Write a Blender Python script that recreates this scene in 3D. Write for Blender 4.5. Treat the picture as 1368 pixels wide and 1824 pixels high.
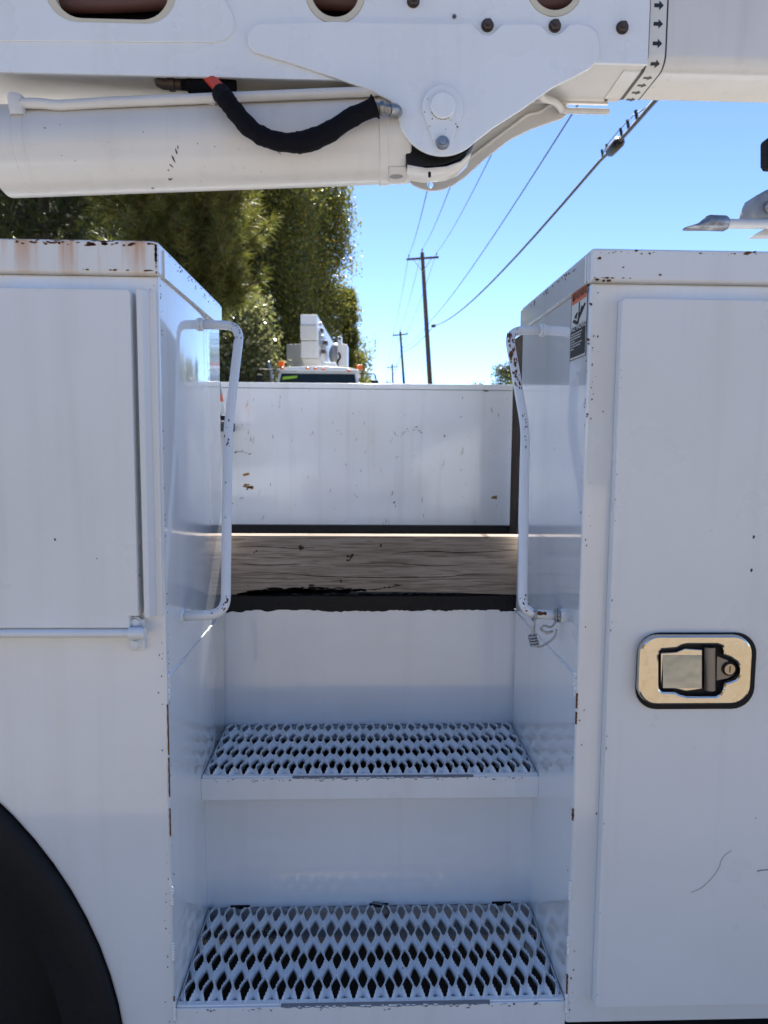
import bpy, bmesh, math, random
import numpy as np
from mathutils import Vector, Matrix
R = math.radians
random.seed(4); rng = np.random.default_rng(4)
S = bpy.context.scene
for o in list(bpy.data.objects): bpy.data.objects.remove(o)

# ------------------------------------------------------------------ camera, sky, sun, exposure
EZ = 1.35                                   # eye height
FPX, PITCH, YAW, ROLL = 1248.6, .0942, .0329, .0074
PW, PH = 1368, 1824
def _axes():
    f = Vector((math.sin(YAW)*math.cos(PITCH), math.cos(YAW)*math.cos(PITCH), -math.sin(PITCH)))
    r = Vector((math.cos(YAW), -math.sin(YAW), 0)); d = f.cross(r)
    c, s = math.cos(ROLL), math.sin(ROLL)
    return c*r-s*d, s*r+c*d, f
CR, CD, CF = _axes()
cd = bpy.data.cameras.new('camera'); cam = bpy.data.objects.new('camera', cd); S.collection.objects.link(cam)
cd.sensor_fit = 'VERTICAL'; cd.sensor_height = 36; cd.sensor_width = 27; cd.lens = FPX*36/PH
cd.clip_start = .02; cd.clip_end = 3000
m = Matrix((CR, -CD, -CF)).transposed().to_4x4(); m.translation = (0, 0, EZ); cam.matrix_world = m
cd.dof.use_dof = True; cd.dof.focus_distance = 1.15; cd.dof.aperture_fstop = 8.5
S.camera = cam

SUN_EL, SUN_AZ = R(47.5), R(1.2)                # azimuth measured from +y towards +x
w = bpy.data.worlds.new('World'); S.world = w; w.use_nodes = True
nt = w.node_tree; nt.nodes.clear()
sky = nt.nodes.new('ShaderNodeTexSky'); sky.sky_type = 'NISHITA'; sky.sun_disc = False
sky.sun_elevation = SUN_EL; sky.sun_rotation = SUN_AZ; sky.altitude = 50; sky.air_density = .5; sky.dust_density = 0.0; sky.ozone_density = 3.5
bg = nt.nodes.new('ShaderNodeBackground'); bg.inputs[1].default_value = .11
wo = nt.nodes.new('ShaderNodeOutputWorld'); nt.links.new(sky.outputs[0], bg.inputs[0]); nt.links.new(bg.outputs[0], wo.inputs[0])
sl = bpy.data.lights.new('sun', 'SUN'); sl.energy = 5.0; sl.angle = R(.53); sl.color = (1, .96, .90)
so = bpy.data.objects.new('sun', sl); S.collection.objects.link(so)
sd = Vector((math.sin(SUN_AZ)*math.cos(SUN_EL), math.cos(SUN_AZ)*math.cos(SUN_EL), math.sin(SUN_EL)))
so.rotation_euler = sd.to_track_quat('Z', 'Y').to_euler(); so.location = (0, 0, 30)
S.view_settings.view_transform = 'Standard'; S.view_settings.look = 'None'; S.view_settings.gamma = 1
S.view_settings.use_curve_mapping = False; S.view_settings.exposure = 1.52
S.render.engine = 'CYCLES'; S.cycles.max_bounces = 7; S.cycles.diffuse_bounces = 4; S.cycles.glossy_bounces = 4; S.cycles.transmission_bounces = 2; S.cycles.caustics_reflective = False; S.cycles.caustics_refractive = False; S.render.resolution_x = 768; S.render.resolution_y = 1024

# ------------------------------------------------------------------ measuring helpers (pixel of the photograph + real depth -> world point)
def ray(px, py): return CR*((px-PW/2)/FPX) + CD*((py-PH/2)/FPX) + CF
def U(px, py, Y):
    r = ray(px, py); return Vector((0, 0, EZ)) + r*(Y/r.y)
def UX(px, py, X):
    r = ray(px, py); return Vector((0, 0, EZ)) + r*(X/r.x)
def UZ(px, py, Z):
    r = ray(px, py); return Vector((0, 0, EZ)) + r*((Z-EZ)/r.z)

# ------------------------------------------------------------------ object helpers
def link(o): S.collection.objects.link(o); return o
def thing(name, label, cat, loc, group=None):
    o = link(bpy.data.objects.new(name, None)); o.location = loc; o.empty_display_size = .1
    o['label'] = label; o['category'] = cat
    if group: o['group'] = group
    return o
def tag(o, label, cat, group=None):
    o['label'] = label; o['category'] = cat
    if group: o['group'] = group
    return o
def attach(o, parent):
    if parent is not None:
        o.parent = parent
        if parent.type == 'EMPTY': o.matrix_parent_inverse = Matrix.Translation(-parent.location)
    return o
class MB:
    def __init__(s): s.v = []; s.f = []
    def add(s, v, f):
        n = len(s.v); s.v += [tuple(q) for q in v]; s.f += [tuple(i+n for i in q) for q in f]; return s
    def box(s, x0, x1, y0, y1, z0, z1):
        return s.add([(x0,y0,z0),(x1,y0,z0),(x1,y1,z0),(x0,y1,z0),(x0,y0,z1),(x1,y0,z1),(x1,y1,z1),(x0,y1,z1)],
                     [(3,2,1,0),(4,5,6,7),(0,1,5,4),(1,2,6,5),(2,3,7,6),(3,0,4,7)])
    def prism(s, pts, d):                    # planar outline extruded by vector d
        n = len(pts); d = Vector(d); v = [Vector(p) for p in pts]
        nrm = sum(((v[i]-v[0]).cross(v[(i+1) % n]-v[0]) for i in range(n)), Vector())
        if nrm.dot(d) > 0: v = v[::-1]
        return s.add(v+[p+d for p in v], [tuple(range(n)), tuple(range(2*n-1, n-1, -1))] + [((i+1) % n, i, n+i, n+(i+1) % n) for i in range(n)])
    def tube(s, pts, r, seg=12, cap=True):
        pts = [Vector(p) for p in pts]; n = len(pts); rs = r if isinstance(r, (list, tuple)) else [r]*n
        T = [(pts[min(i+1, n-1)]-pts[max(i-1, 0)]).normalized() for i in range(n)]
        up = Vector((0, 0, 1)) if abs(T[0].z) < .9 else Vector((1, 0, 0))
        a = T[0].cross(up).normalized(); v = []
        for i in range(n):
            a = (a - T[i]*a.dot(T[i])).normalized(); b = T[i].cross(a)
            for k in range(seg):
                t = 2*math.pi*k/seg; v.append(pts[i]+(a*math.cos(t)+b*math.sin(t))*rs[i])
        f = [(i*seg+k, i*seg+(k+1) % seg, (i+1)*seg+(k+1) % seg, (i+1)*seg+k) for i in range(n-1) for k in range(seg)]
        if cap: f += [tuple(range(seg-1, -1, -1)), tuple(range((n-1)*seg, n*seg))]
        return s.add(v, f)
    def cyl(s, a, b, r, r2=None, seg=24): return s.tube([a, b], [r, r if r2 is None else r2], seg)
    def lump(s, c, r, seed=0, seg=10, rings=7, amp=.15):
        rr = random.Random(seed); ph = [rr.uniform(0, 6.28) for _ in range(6)]; v = []; f = []
        rx, ry, rz = r if isinstance(r, (list, tuple)) else (r, r, r)
        for i in range(rings+1):
            th = math.pi*i/rings
            for k in range(seg):
                p = 2*math.pi*k/seg
                q = 1+amp*(math.sin(2*p+ph[0])*math.sin(th+ph[1])+.6*math.sin(3*p+ph[2]+2*th)+.5*math.cos(3*th+ph[3]))*math.sin(th)
                v.append((c[0]+rx*q*math.sin(th)*math.cos(p), c[1]+ry*q*math.sin(th)*math.sin(p), c[2]+rz*q*math.cos(th)))
        for i in range(rings):
            for k in range(seg): f.append((i*seg+k, (i+1)*seg+k, (i+1)*seg+(k+1) % seg, i*seg+(k+1) % seg))
        return s.add(v, f)
    def build(s, name, mat, parent=None, smooth=None, bevel=0, bseg=2):
        me = bpy.data.meshes.new(name); me.from_pydata(s.v, [], s.f); me.update()
        return finish(me, name, mat, parent, smooth, bevel, bseg)
def finish(me, name, mat, parent=None, smooth=None, bevel=0, bseg=2):
    if mat is not None: me.materials.append(mat)
    o = link(bpy.data.objects.new(name, me)); attach(o, parent)
    if smooth is not None:
        me.polygons.foreach_set('use_smooth', [True]*len(me.polygons))
        if smooth < 180: me.set_sharp_from_angle(angle=R(smooth))
    if bevel:
        b = o.modifiers.new('bevel', 'BEVEL'); b.width = bevel; b.segments = bseg; b.limit_method = 'ANGLE'; b.angle_limit = R(40); b.harden_normals = False
        if smooth is None:
            me.polygons.foreach_set('use_smooth', [True]*len(me.polygons)); b.harden_normals = True
    return o
def plate(name, outline, holes, Y0, Y1, mat, parent, bev=.0012):
    """flat plate in the xz plane between depths Y0 and Y1, outline/holes as (x,z) loops"""
    cu = bpy.data.curves.new('tmp', 'CURVE'); cu.dimensions = '2D'; cu.fill_mode = 'BOTH'
    for lp in [outline]+holes:
        sp = cu.splines.new('POLY'); sp.points.add(len(lp)-1); sp.use_cyclic_u = True
        for p, q in zip(sp.points, lp): p.co = (q[0], q[1], 0, 1)
    cu.extrude = abs(Y1-Y0)/2-bev; cu.bevel_depth = bev; cu.bevel_resolution = 1; cu.offset = -bev
    to = link(bpy.data.objects.new('tmp', cu)); dg = bpy.context.evaluated_depsgraph_get()
    me = bpy.data.meshes.new_from_object(to.evaluated_get(dg)); bpy.data.objects.remove(to); bpy.data.curves.remove(cu)
    me.materials.clear(); yc = (Y0+Y1)/2
    me.transform(Matrix(((1,0,0,0),(0,0,-1,yc),(0,1,0,0),(0,0,0,1)))); me.name = name
    return finish(me, name, mat, parent, 40)
def pxs(pts, Y): return [(lambda p: (p.x, p.z))(U(x, y, Y)) for x, y in pts]
def circ(c, rx, rz=None, n=32, a0=0, a1=360):
    rz = rx if rz is None else rz; full = abs(a1-a0) >= 360
    return [(c[0]+rx*math.cos(R(a0+(a1-a0)*i/(n if full else n-1))), c[1]+rz*math.sin(R(a0+(a1-a0)*i/(n if full else n-1)))) for i in range(n)]
def rrect(x0, x1, z0, z1, r, n=8):
    out = []
    for cx, cz, a in ((x1-r, z1-r, 0), (x0+r, z1-r, 90), (x0+r, z0+r, 180), (x1-r, z0+r, 270)):
        out += circ((cx, cz), r, n=n, a0=a, a1=a+90)
    return out
def smooth_path(pts, n=8, closed=False):
    P = [Vector(p) for p in pts]; out = []
    for i in range(len(P)-1):
        a = P[max(i-1, 0)]; b = P[i]; c = P[i+1]; d = P[min(i+2, len(P)-1)]
        for k in range(n):
            t = k/n; out.append(.5*((2*b)+(c-a)*t+(2*a-5*b+4*c-d)*t*t+(3*b-a-3*c+d)*t**3))
    out.append(P[-1]); return out
def fillet(pts, r, n=6):                      # polyline with rounded corners
    P = [Vector(p) for p in pts]; out = [P[0]]
    for i in range(1, len(P)-1):
        a = (P[i-1]-P[i]); b = (P[i+1]-P[i]); rr = min(r, a.length*.48, b.length*.48); a = P[i]+a.normalized()*rr; b = P[i]+b.normalized()*rr
        for k in range(n+1):
            t = k/n; out.append(a*(1-t)**2+P[i]*2*t*(1-t)+b*t*t)
    return out+[P[-1]]

# ------------------------------------------------------------------ materials
def N(t, typ, **kw):
    n = t.nodes.new(typ)
    for k, v in kw.items():
        if k in n.inputs: n.inputs[k].default_value = v
        else: setattr(n, k, v)
    return n
def base(name, col=(.5,.5,.5), rough=.5, metal=0, **kw):
    mt = bpy.data.materials.new(name); mt.use_nodes = True; t = mt.node_tree; b = t.nodes['Principled BSDF']
    b.inputs['Base Color'].default_value = (*col, 1); b.inputs['Roughness'].default_value = rough; b.inputs['Metallic'].default_value = metal
    for k, v in kw.items(): b.inputs[k].default_value = v
    return mt, t, b
def ramp(t, fac, stops):
    r = t.nodes.new('ShaderNodeValToRGB'); e = r.color_ramp.elements
    while len(e) < len(stops): e.new(.5)
    for q, (p, c) in zip(e, stops): q.position = p; q.color = (*c, 1) if len(c) == 3 else c
    t.links.new(fac, r.inputs[0]); return r.outputs[0]
def mixc(t, fac, a, b):
    m_ = t.nodes.new('ShaderNodeMix'); m_.data_type = 'RGBA'
    for s_, x in ((m_.inputs[0], fac), (m_.inputs[6], a), (m_.inputs[7], b)):
        if hasattr(x, 'links') or hasattr(x, 'is_linked'): t.links.new(x, s_)
        else: s_.default_value = x if isinstance(x, (int, float)) else (*x, 1)
    return m_.outputs[2]
def mth(t, op, a, b=None, c=None):
    n = t.nodes.new('ShaderNodeMath'); n.operation = op
    for s_, x in zip(n.inputs, (a, b, c)):
        if x is None: continue
        if isinstance(x, (int, float)): s_.default_value = x
        else: t.links.new(x, s_)
    return n.outputs[0]
def coords(t, scale=(1,1,1)):
    tc = t.nodes.new('ShaderNodeTexCoord'); mp = t.nodes.new('ShaderNodeMapping'); mp.inputs['Scale'].default_value = scale
    t.links.new(tc.outputs['Object'], mp.inputs[0]); return mp.outputs[0]
def noise(t, scale, detail=4, rough=.55, vec=None, sc=(1,1,1)):
    n = N(t, 'ShaderNodeTexNoise', Scale=scale, Detail=detail, Roughness=rough)
    t.links.new(vec if vec is not None else coords(t, sc), n.inputs['Vector']); return n.outputs['Fac']
def bump(t, b, h, strength, dist):
    n = t.nodes.new('ShaderNodeBump'); n.inputs['Strength'].default_value = strength; n.inputs['Distance'].default_value = dist
    t.links.new(h, n.inputs['Height']); t.links.new(n.outputs[0], b.inputs['Normal'])
def paint(name, col=(.785,.81,.83), rough=.14, chips=.93, chipscale=38, dirt=.12, streak=None, scratch=0, peel=.05, coat=.25):
    mt, t, b = base(name, col, rough)
    b.inputs['Coat Weight'].default_value = coat; b.inputs['Coat Roughness'].default_value = .035
    d = noise(t, 3.0, 6); c = mixc(t, ramp(t, d, [(.35,(0,0,0)),(.75,(dirt,)*3)]), col, (.42,.38,.32))
    dr = ramp(t, noise(t, 22, 3, .6, sc=(1,1,.05)), [(.52,(0,0,0)),(.75,(dirt*.8,)*3)]); c = mixc(t, dr, c, (.40,.37,.32))
    if streak:                               # rust runs from the top edge: (x0,x1,ztop,height)
        x0, x1, zt_, hh = streak
        sp = t.nodes.new('ShaderNodeSeparateXYZ'); t.links.new(coords(t), sp.inputs[0])
        st = ramp(t, noise(t, 34, 4, .6, sc=(1,.02,.06)), [(.46,(0,0,0)),(.60,(1,1,1))])
        fall = mth(t, 'SUBTRACT', 1, mth(t, 'DIVIDE', mth(t, 'SUBTRACT', zt_, sp.outputs[2]), hh))
        rng_ = N(t, 'ShaderNodeMapRange'); t.links.new(sp.outputs[0], rng_.inputs[0]); rng_.inputs[1].default_value = x0; rng_.inputs[2].default_value = x1
        k = mth(t, 'MULTIPLY', mth(t, 'MULTIPLY', st, mth(t, 'MAXIMUM', fall, 0)), mth(t, 'MULTIPLY', rng_.outputs[0], .95))
        c = mixc(t, k, c, (.58,.27,.05))
        top = mth(t, 'GREATER_THAN', mth(t, 'ADD', fall, mth(t, 'MULTIPLY', noise(t, 60, 3, .6), .22)), 1.12)
        c = mixc(t, top, c, (.05,.018,.010))
        low = mth(t, 'MULTIPLY', mth(t, 'LESS_THAN', fall, mth(t, 'MULTIPLY', noise(t, 45, 3), .10)), .5)
        c = mixc(t, low, c, (.30,.18,.08))
    if scratch:
        s1 = ramp(t, noise(t, 26, 5, .7, sc=(1,1,.35)), [(.655,(0,0,0)),(.70,(scratch,)*3)]); c = mixc(t, s1, c, (.16,.13,.10))
        s2 = ramp(t, noise(t, 9, 3, .6), [(.72,(0,0,0)),(.80,(.8,)*3)]); c = mixc(t, s2, c, (.30,.15,.06))
    vo = N(t, 'ShaderNodeTexVoronoi', Scale=chipscale); t.links.new(coords(t, (1,1,.75)), vo.inputs['Vector'])
    wob = mth(t, 'ADD', vo.outputs['Distance'], mth(t, 'MULTIPLY', mth(t, 'SUBTRACT', noise(t, 500, 2), .5), .08))
    sx = t.nodes.new('ShaderNodeSeparateColor'); t.links.new(vo.outputs['Color'], sx.inputs[0])
    ck = mth(t, 'MULTIPLY', mth(t, 'LESS_THAN', wob, mth(t, 'MULTIPLY', sx.outputs[1], .085)), mth(t, 'GREATER_THAN', sx.outputs[0], chips))
    c = mixc(t, ck, c, (.055,.04,.032)); t.links.new(c, b.inputs['Base Color'])
    rr = mth(t, 'ADD', mth(t, 'MULTIPLY', noise(t, 7, 5), rough*.8), rough*.6); t.links.new(mth(t, 'ADD', rr, mth(t, 'MULTIPLY', ck, .5)), b.inputs['Roughness'])
    bump(t, b, mth(t, 'ADD', mth(t, 'MULTIPLY', noise(t, 5, 2), 1.0), mth(t, 'MULTIPLY', noise(t, 260, 2), .012)), peel, .02)
    return mt
M = {}
M['white'] = paint('white truck paint', rough=.30, chips=.95, dirt=.16, coat=0, peel=.08)
M['panel'] = paint('glossy white panel paint', rough=.10, chips=.965, chipscale=30, dirt=.14, peel=.03, coat=.8)
M['bed'] = paint('scuffed white bed paint', (.71,.745,.785), .15, .93, 34, .3, scratch=.45)
M['lid'] = paint('rust streaked white lid paint', (.80,.79,.76), .2, .9, streak=(-.62, -.36, EZ+.2545, .060))
M['lid2'] = paint('chipped white lid paint', rough=.18, chips=.86, chipscale=30)
M['boom'] = paint('white boom paint', (.785,.81,.83), .28, .985, 20, .10)
M['boomlow'] = paint('white boom steel with warm bounce tint', (.66,.635,.60), .36, .985, 20, .2)  # white steel, with the warm ground bounce put into its colour
M['gel'] = paint('white fibreglass gelcoat', (.70,.68,.645), .32, .99, 12, .22)
M['handle'] = paint('chipped white handle paint', (.785,.81,.83), .22, .90, 62, .1)
M['grate'] = paint('white grating paint', (.785,.81,.83), .38, .90, 60, .10)
M['chip'], t, b = base('bare chipped steel', (.06,.045,.038), .7); t.links.new(ramp(t, noise(t, 60), [(.35,(.035,.028,.028)),(.65,(.13,.055,.028))]), b.inputs['Base Color'])
M['scuff'], t, b = base('grey brown scuff', (.16,.14,.12), .7)
M['knot'], t, b = base('dark wood knot', (.055,.035,.025), .95)
M['rustspot'], t, b = base('orange rust bloom', (.38,.19,.05), .85)
M['greychip'], t, b = base('grey primer', (.16,.17,.19), .6)
M['rust'], t, b = base('rust', (.22,.09,.035), .85); t.links.new(ramp(t, noise(t, 90), [(.3,(.05,.020,.012)),(.75,(.20,.08,.03))]), b.inputs['Base Color'])
M['rubber'], t, b = base('black rubber', (.012,.013,.015), .62, 0, **{'Specular IOR Level': .3}); t.links.new(ramp(t, noise(t, 9, 6), [(.3,(.004,.005,.007)),(.8,(.011,.011,.013))]), b.inputs['Base Color']); bump(t, b, noise(t, 60, 5), .25, .004)
M['black'], t, b = base('black painted steel', (.007,.007,.008), .55, 0, **{'Specular IOR Level': .3}); bump(t, b, noise(t, 90, 5), .5, .004)
M['sleeve'], t, b = base('black woven hose sleeve', (.005,.005,.008), .95, 0, **{'Specular IOR Level': .2}); bump(t, b, noise(t, 300, 3), .6, .002)
M['redhose'], _, _ = base('orange red hose', (.55,.055,.03), .45)
M['dullred'], _, _ = base('dull red hose', (.13,.06,.055), .6)
M['steel'], t, b = base('dull galvanised steel', (.33,.34,.35), .42, .85); t.links.new(ramp(t, noise(t, 60, 6), [(.3,(.20,.20,.21)),(.7,(.45,.46,.47))]), b.inputs['Base Color']); bump(t, b, noise(t, 120), .3, .003)
M['rustysteel'], t, b = base('oily rusty fitting', (.09,.07,.06), .5, .5)
M['chrome'], t, b = base('polished stainless steel', (.60,.56,.50), .07, 1); bump(t, b, noise(t, 14, 2), .22, .012)
M['brushed'], t, b = base('smudged paddle steel', (.40,.43,.47), .2, 1); bump(t, b, noise(t, 26, 2), .10, .008)
M['darkmetal'], _, _ = base('dark cast metal', (.20,.19,.19), .35, .8)
M['brass'], _, _ = base('worn brass lock', (.42,.36,.30), .35, .9)
M['wire'], _, _ = base('galvanised tie wire', (.42,.42,.41), .45, .7)
M['glass'], _, _ = base('dark windscreen glass', (.012,.02,.022), .04, 0)
M['amber'], _, _ = base('amber lamp lens', (.85,.13,.008), .3, 0)
M['orange'], _, _ = base('faded orange vinyl', (.62,.16,.07), .5)
M['decwhite'], _, _ = base('decal white', (.68,.67,.62), .45)
M['decblack'], _, _ = base('decal black', (.018,.018,.022), .4)
M['cream'], _, _ = base('opening rim with warm light tint', (.62,.57,.44), .5)  # plate edge of the boom openings, warm light mixed into the colour
M['lime'], _, _ = base('lime window sticker', (.35,.60,.04), .5)
M['lav'], _, _ = base('grey shaped casting', (.30,.30,.31), .5, .2)
def wood(name, c0, c1, c2, smear=None, axis=0, cracks=.85):
    mt, t, b = base(name, c1, .95, 0, **{'Specular IOR Level': .15})
    sc = [1,1,1]; sc[axis] = .06
    n1 = mth(t, 'ADD', mth(t, 'MULTIPLY', noise(t, 40, 3, .5, sc=tuple(sc)), .3), mth(t, 'MULTIPLY', noise(t, 190, 3, .6, sc=tuple(sc)), .7)); n2 = noise(t, 7, 4, sc=(1,1,1))
    c = ramp(t, n1, [(.38,c0),(.5,c1),(.64,c2)]); c = mixc(t, ramp(t, n2, [(.35,(0,0,0)),(.75,(.4,)*3)]), c, tuple(x*.62 for x in c1))
    crk = ramp(t, noise(t, 14, 3, .5, sc=tuple(.10 if i == axis else 1.3 for i in range(3))), [(.494,(0,0,0)),(.5,(1,1,1)),(.506,(0,0,0))])
    for sc2, lo, st_ in ((130, .62, .5), (260, .58, .55)):
        c = mixc(t, mth(t, 'MULTIPLY', ramp(t, noise(t, sc2, 2, .5, sc=tuple(.05 if i == axis else 1 for i in range(3))), [(lo,(0,0,0)),(lo+.03,(1,1,1))]), st_), c, tuple(x*.7 for x in c0))
    c = mixc(t, mth(t, 'MULTIPLY', crk, cracks), c, (.03,.022,.018))
    vo = N(t, 'ShaderNodeTexVoronoi', Scale=9); t.links.new(coords(t, (1,.2,1)), vo.inputs['Vector'])
    c = mixc(t, ramp(t, vo.outputs['Distance'], [(.05,(.85,)*3),(.10,(0,0,0))]), c, (.05,.035,.028))
    if smear:
        zc, hh = smear
        sp = t.nodes.new('ShaderNodeSeparateXYZ'); t.links.new(coords(t), sp.inputs[0])
        z = mth(t, 'ADD', mth(t, 'DIVIDE', mth(t, 'ABSOLUTE', mth(t, 'SUBTRACT', sp.outputs[2], zc)), mth(t, 'MULTIPLY', mth(t, 'SUBTRACT', noise(t, 3.2, 2, .5, sc=(1,.01,.01)), .22), hh*4.2)), mth(t, 'MULTIPLY', mth(t, 'SUBTRACT', noise(t, 9, 5, .7, sc=(.5,1,2)), .5), 2.4))
        k = ramp(t, z, [(.70,(1,1,1)),(.95,(0,0,0))]); c = mixc(t, mth(t, 'MULTIPLY', k, .93), c, (.014,.012,.012))
    t.links.new(c, b.inputs['Base Color']); bump(t, b, mth(t, 'SUBTRACT', n1, mth(t, 'MULTIPLY', crk, cracks*.6)), .25, .0015)
    return mt
def leafmat(name, stops, trans=.35, rough=.45):
    mt, t, b = base(name, (.08,.1,.03), rough)
    g = t.nodes.new('ShaderNodeNewGeometry'); c = ramp(t, g.outputs['Random Per Island'], stops); t.links.new(c, b.inputs['Base Color'])
    tr = t.nodes.new('ShaderNodeBsdfTranslucent'); t.links.new(mixc(t, .35, c, (.25,.28,.02)), tr.inputs[0])
    mx = t.nodes.new('ShaderNodeMixShader'); mx.inputs[0].default_value = trans
    t.links.new(b.outputs[0], mx.inputs[1]); t.links.new(tr.outputs[0], mx.inputs[2]); t.links.new(mx.outputs[0], t.nodes['Material Output'].inputs[0]); return mt
M['pine'] = leafmat('pine needles', [(0,(.06,.08,.022)),(.5,(.145,.155,.042)),(.85,(.24,.22,.065)),(1,(.28,.17,.075))], .5)
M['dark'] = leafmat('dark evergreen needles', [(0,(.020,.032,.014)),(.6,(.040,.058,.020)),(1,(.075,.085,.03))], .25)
M['leaf'] = leafmat('turning broad leaves', [(0,(.07,.09,.025)),(.5,(.14,.155,.04)),(.82,(.25,.235,.055)),(.94,(.46,.37,.07)),(1,(.36,.18,.07))], .5, .33)
M['bush'] = leafmat('pale glossy shrub leaves', [(0,(.10,.12,.05)),(.5,(.19,.20,.09)),(.85,(.36,.34,.19)),(1,(.46,.38,.22))], .45, .28)
M['gold'] = leafmat('golden autumn leaves', [(0,(.12,.10,.02)),(.5,(.26,.19,.035)),(1,(.34,.18,.04))], .35)
M['bark'], t, b = base('bark', (.07,.055,.042), .95); t.links.new(ramp(t, noise(t, 8, 6, sc=(1,1,.25)), [(.3,(.03,.024,.02)),(.7,(.12,.09,.065))]), b.inputs['Base Color']); bump(t, b, noise(t, 18, 6, sc=(1,1,.25)), .8, .05)
M['pole'], t, b = base('creosoted pole', (.085,.06,.042), .9); t.links.new(ramp(t, noise(t, 6, 6, sc=(1,1,.05)), [(.3,(.05,.036,.026)),(.7,(.13,.095,.07))]), b.inputs['Base Color'])
M['polegreen'], t, b = base('green treated pole', (.05,.07,.05), .9)
M['line'], _, _ = base('power line', (.04,.045,.05), .6)
M['porcelain'], _, _ = base('grey insulator', (.12,.12,.11), .4)
M['ground'], t, b = base('sandy soil with leaf litter', (.30,.25,.19), .95)
c = ramp(t, noise(t, .5, 7, .65), [(.3,(.31,.26,.19)),(.5,(.37,.315,.235)),(.7,(.27,.24,.15))])
vo = N(t, 'ShaderNodeTexVoronoi', Scale=16); t.links.new(coords(t), vo.inputs['Vector'])
sx = t.nodes.new('ShaderNodeSeparateColor'); t.links.new(vo.outputs['Color'], sx.inputs[0])
c = mixc(t, mth(t, 'MULTIPLY', mth(t, 'GREATER_THAN', sx.outputs[0], .55), .7), c, ramp(t, sx.outputs[1], [(0,(.14,.085,.04)),(.5,(.34,.22,.09)),(1,(.38,.30,.17))]))
t.links.new(c, b.inputs['Base Color']); bump(t, b, noise(t, 60, 6, .7), .8, .03)
M['asphalt'], t, b = base('asphalt', (.05,.05,.05), .9); c = ramp(t, noise(t, 120, 5, .7), [(.4,(.03,.03,.03)),(.7,(.085,.082,.078))]); t.links.new(c, b.inputs['Base Color']); bump(t, b, noise(t, 150, 4), .6, .01)
M['line_paint'], _, _ = base('road line paint', (.7,.55,.08), .8)

# ------------------------------------------------------------------ measured dimensions of the truck body
Y0, YC, Y1, YS2, YU = .9318, 1.3209, 1.3338, 1.1511, 1.1139
XL = -.2611; XR = XL+.56
ZF, ZL, ZT, ZU, ZLOW = EZ-.3157, EZ+.2142, EZ+.256, EZ-.546, EZ-.7978
YFAR = 2.80; ZBED = EZ-.352
ZBOT = U(1100, 1822, Y0).z

# ------------------------------------------------------------------ ground
def sheet(name, x0, x1, y0, y1, z, mat):
    o = MB().add([(x0,y0,z),(x1,y0,z),(x1,y1,z),(x0,y1,z)], [(0,1,2,3)]).build(name, mat); o['kind'] = 'structure'; return o
sheet('ground', -900, 900, -900, 1500, 0, M['ground'])
sheet('dark_asphalt_patch', -8, 9, .55, 4.2, .006, M['asphalt'])  # asphalt patch added to keep the ground below the treads dark
sheet('road', -4.6, 2.6, 7, 600, .006, M['asphalt'])
sheet('road_centre_line', -1.06, -.94, 7, 600, .012, M['line_paint'])

# ------------------------------------------------------------------ the near truck
truck = thing('bucket_truck', 'white utility bucket truck in the foreground with side steps and boom overhead', 'truck', (0, 2.05, 0))
def chips(name, spots, mat, parent, seed=0):
    """irregular little flakes lying on a face: spots = (point, normal, size, stretch, direction)"""
    rr = random.Random(seed); mb = MB()
    for p, n, s, st, d in spots:
        n = Vector(n).normalized(); d = Vector(d); d = (d-n*d.dot(n)).normalized(); e = n.cross(d); k = rr.randint(6, 9); p = Vector(p)
        v = [p+n*.0005+d*s*st*math.cos(6.283*i/k)*rr.uniform(.55, 1.15)+e*s*math.sin(6.283*i/k)*rr.uniform(.55, 1.15) for i in range(k)]
        mb.add(v+[p-n*.001], [tuple(range(k))]+[((i+1) % k, i, k) for i in range(k)])
    o = mb.build(name, mat, parent); o['kind'] = 'stuff'; return o

# --- left cabinet with the wheel arch cut into it
arch = [U(0, 1432, Y0), U(100, 1548, Y0), U(217, 1824, Y0)]
def circ3(a, b, c):
    ax, ay, bx, by, cx, cy = a.x, a.z, b.x, b.z, c.x, c.z; d = 2*(ax*(by-cy)+bx*(cy-ay)+cx*(ay-by))
    ux = ((ax*ax+ay*ay)*(by-cy)+(bx*bx+by*by)*(cy-ay)+(cx*cx+cy*cy)*(ay-by))/d; uz = ((ax*ax+ay*ay)*(cx-bx)+(bx*bx+by*by)*(ax-cx)+(cx*cx+cy*cy)*(bx-ax))/d
    return ux, uz, math.hypot(ax-ux, ay-uz)
AX, AZ, AR = circ3(*arch)
a_end = math.degrees(math.asin((ZBOT-AZ)/AR)) if abs(ZBOT-AZ) < AR else 0
XW = -2.3
body = [(XL, ZBOT), (XL, ZL), (XW, ZL), (XW, ZBOT)] + circ((AX, AZ), AR, n=40, a0=180-a_end, a1=a_end)
lc = plate('side_cabinet', body, [], Y0, YC, M['panel'], truck, bev=.0035)
lc['label'] = 'white side cabinet left of the steps, with wheel arch'
o = MB().box(XW, XL+.003, Y0-.010, YC-.002, ZL, ZT).build('cabinet_lid', M['lid'], lc, bevel=.004); o['label'] = 'rust streaked lid edge'
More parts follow.
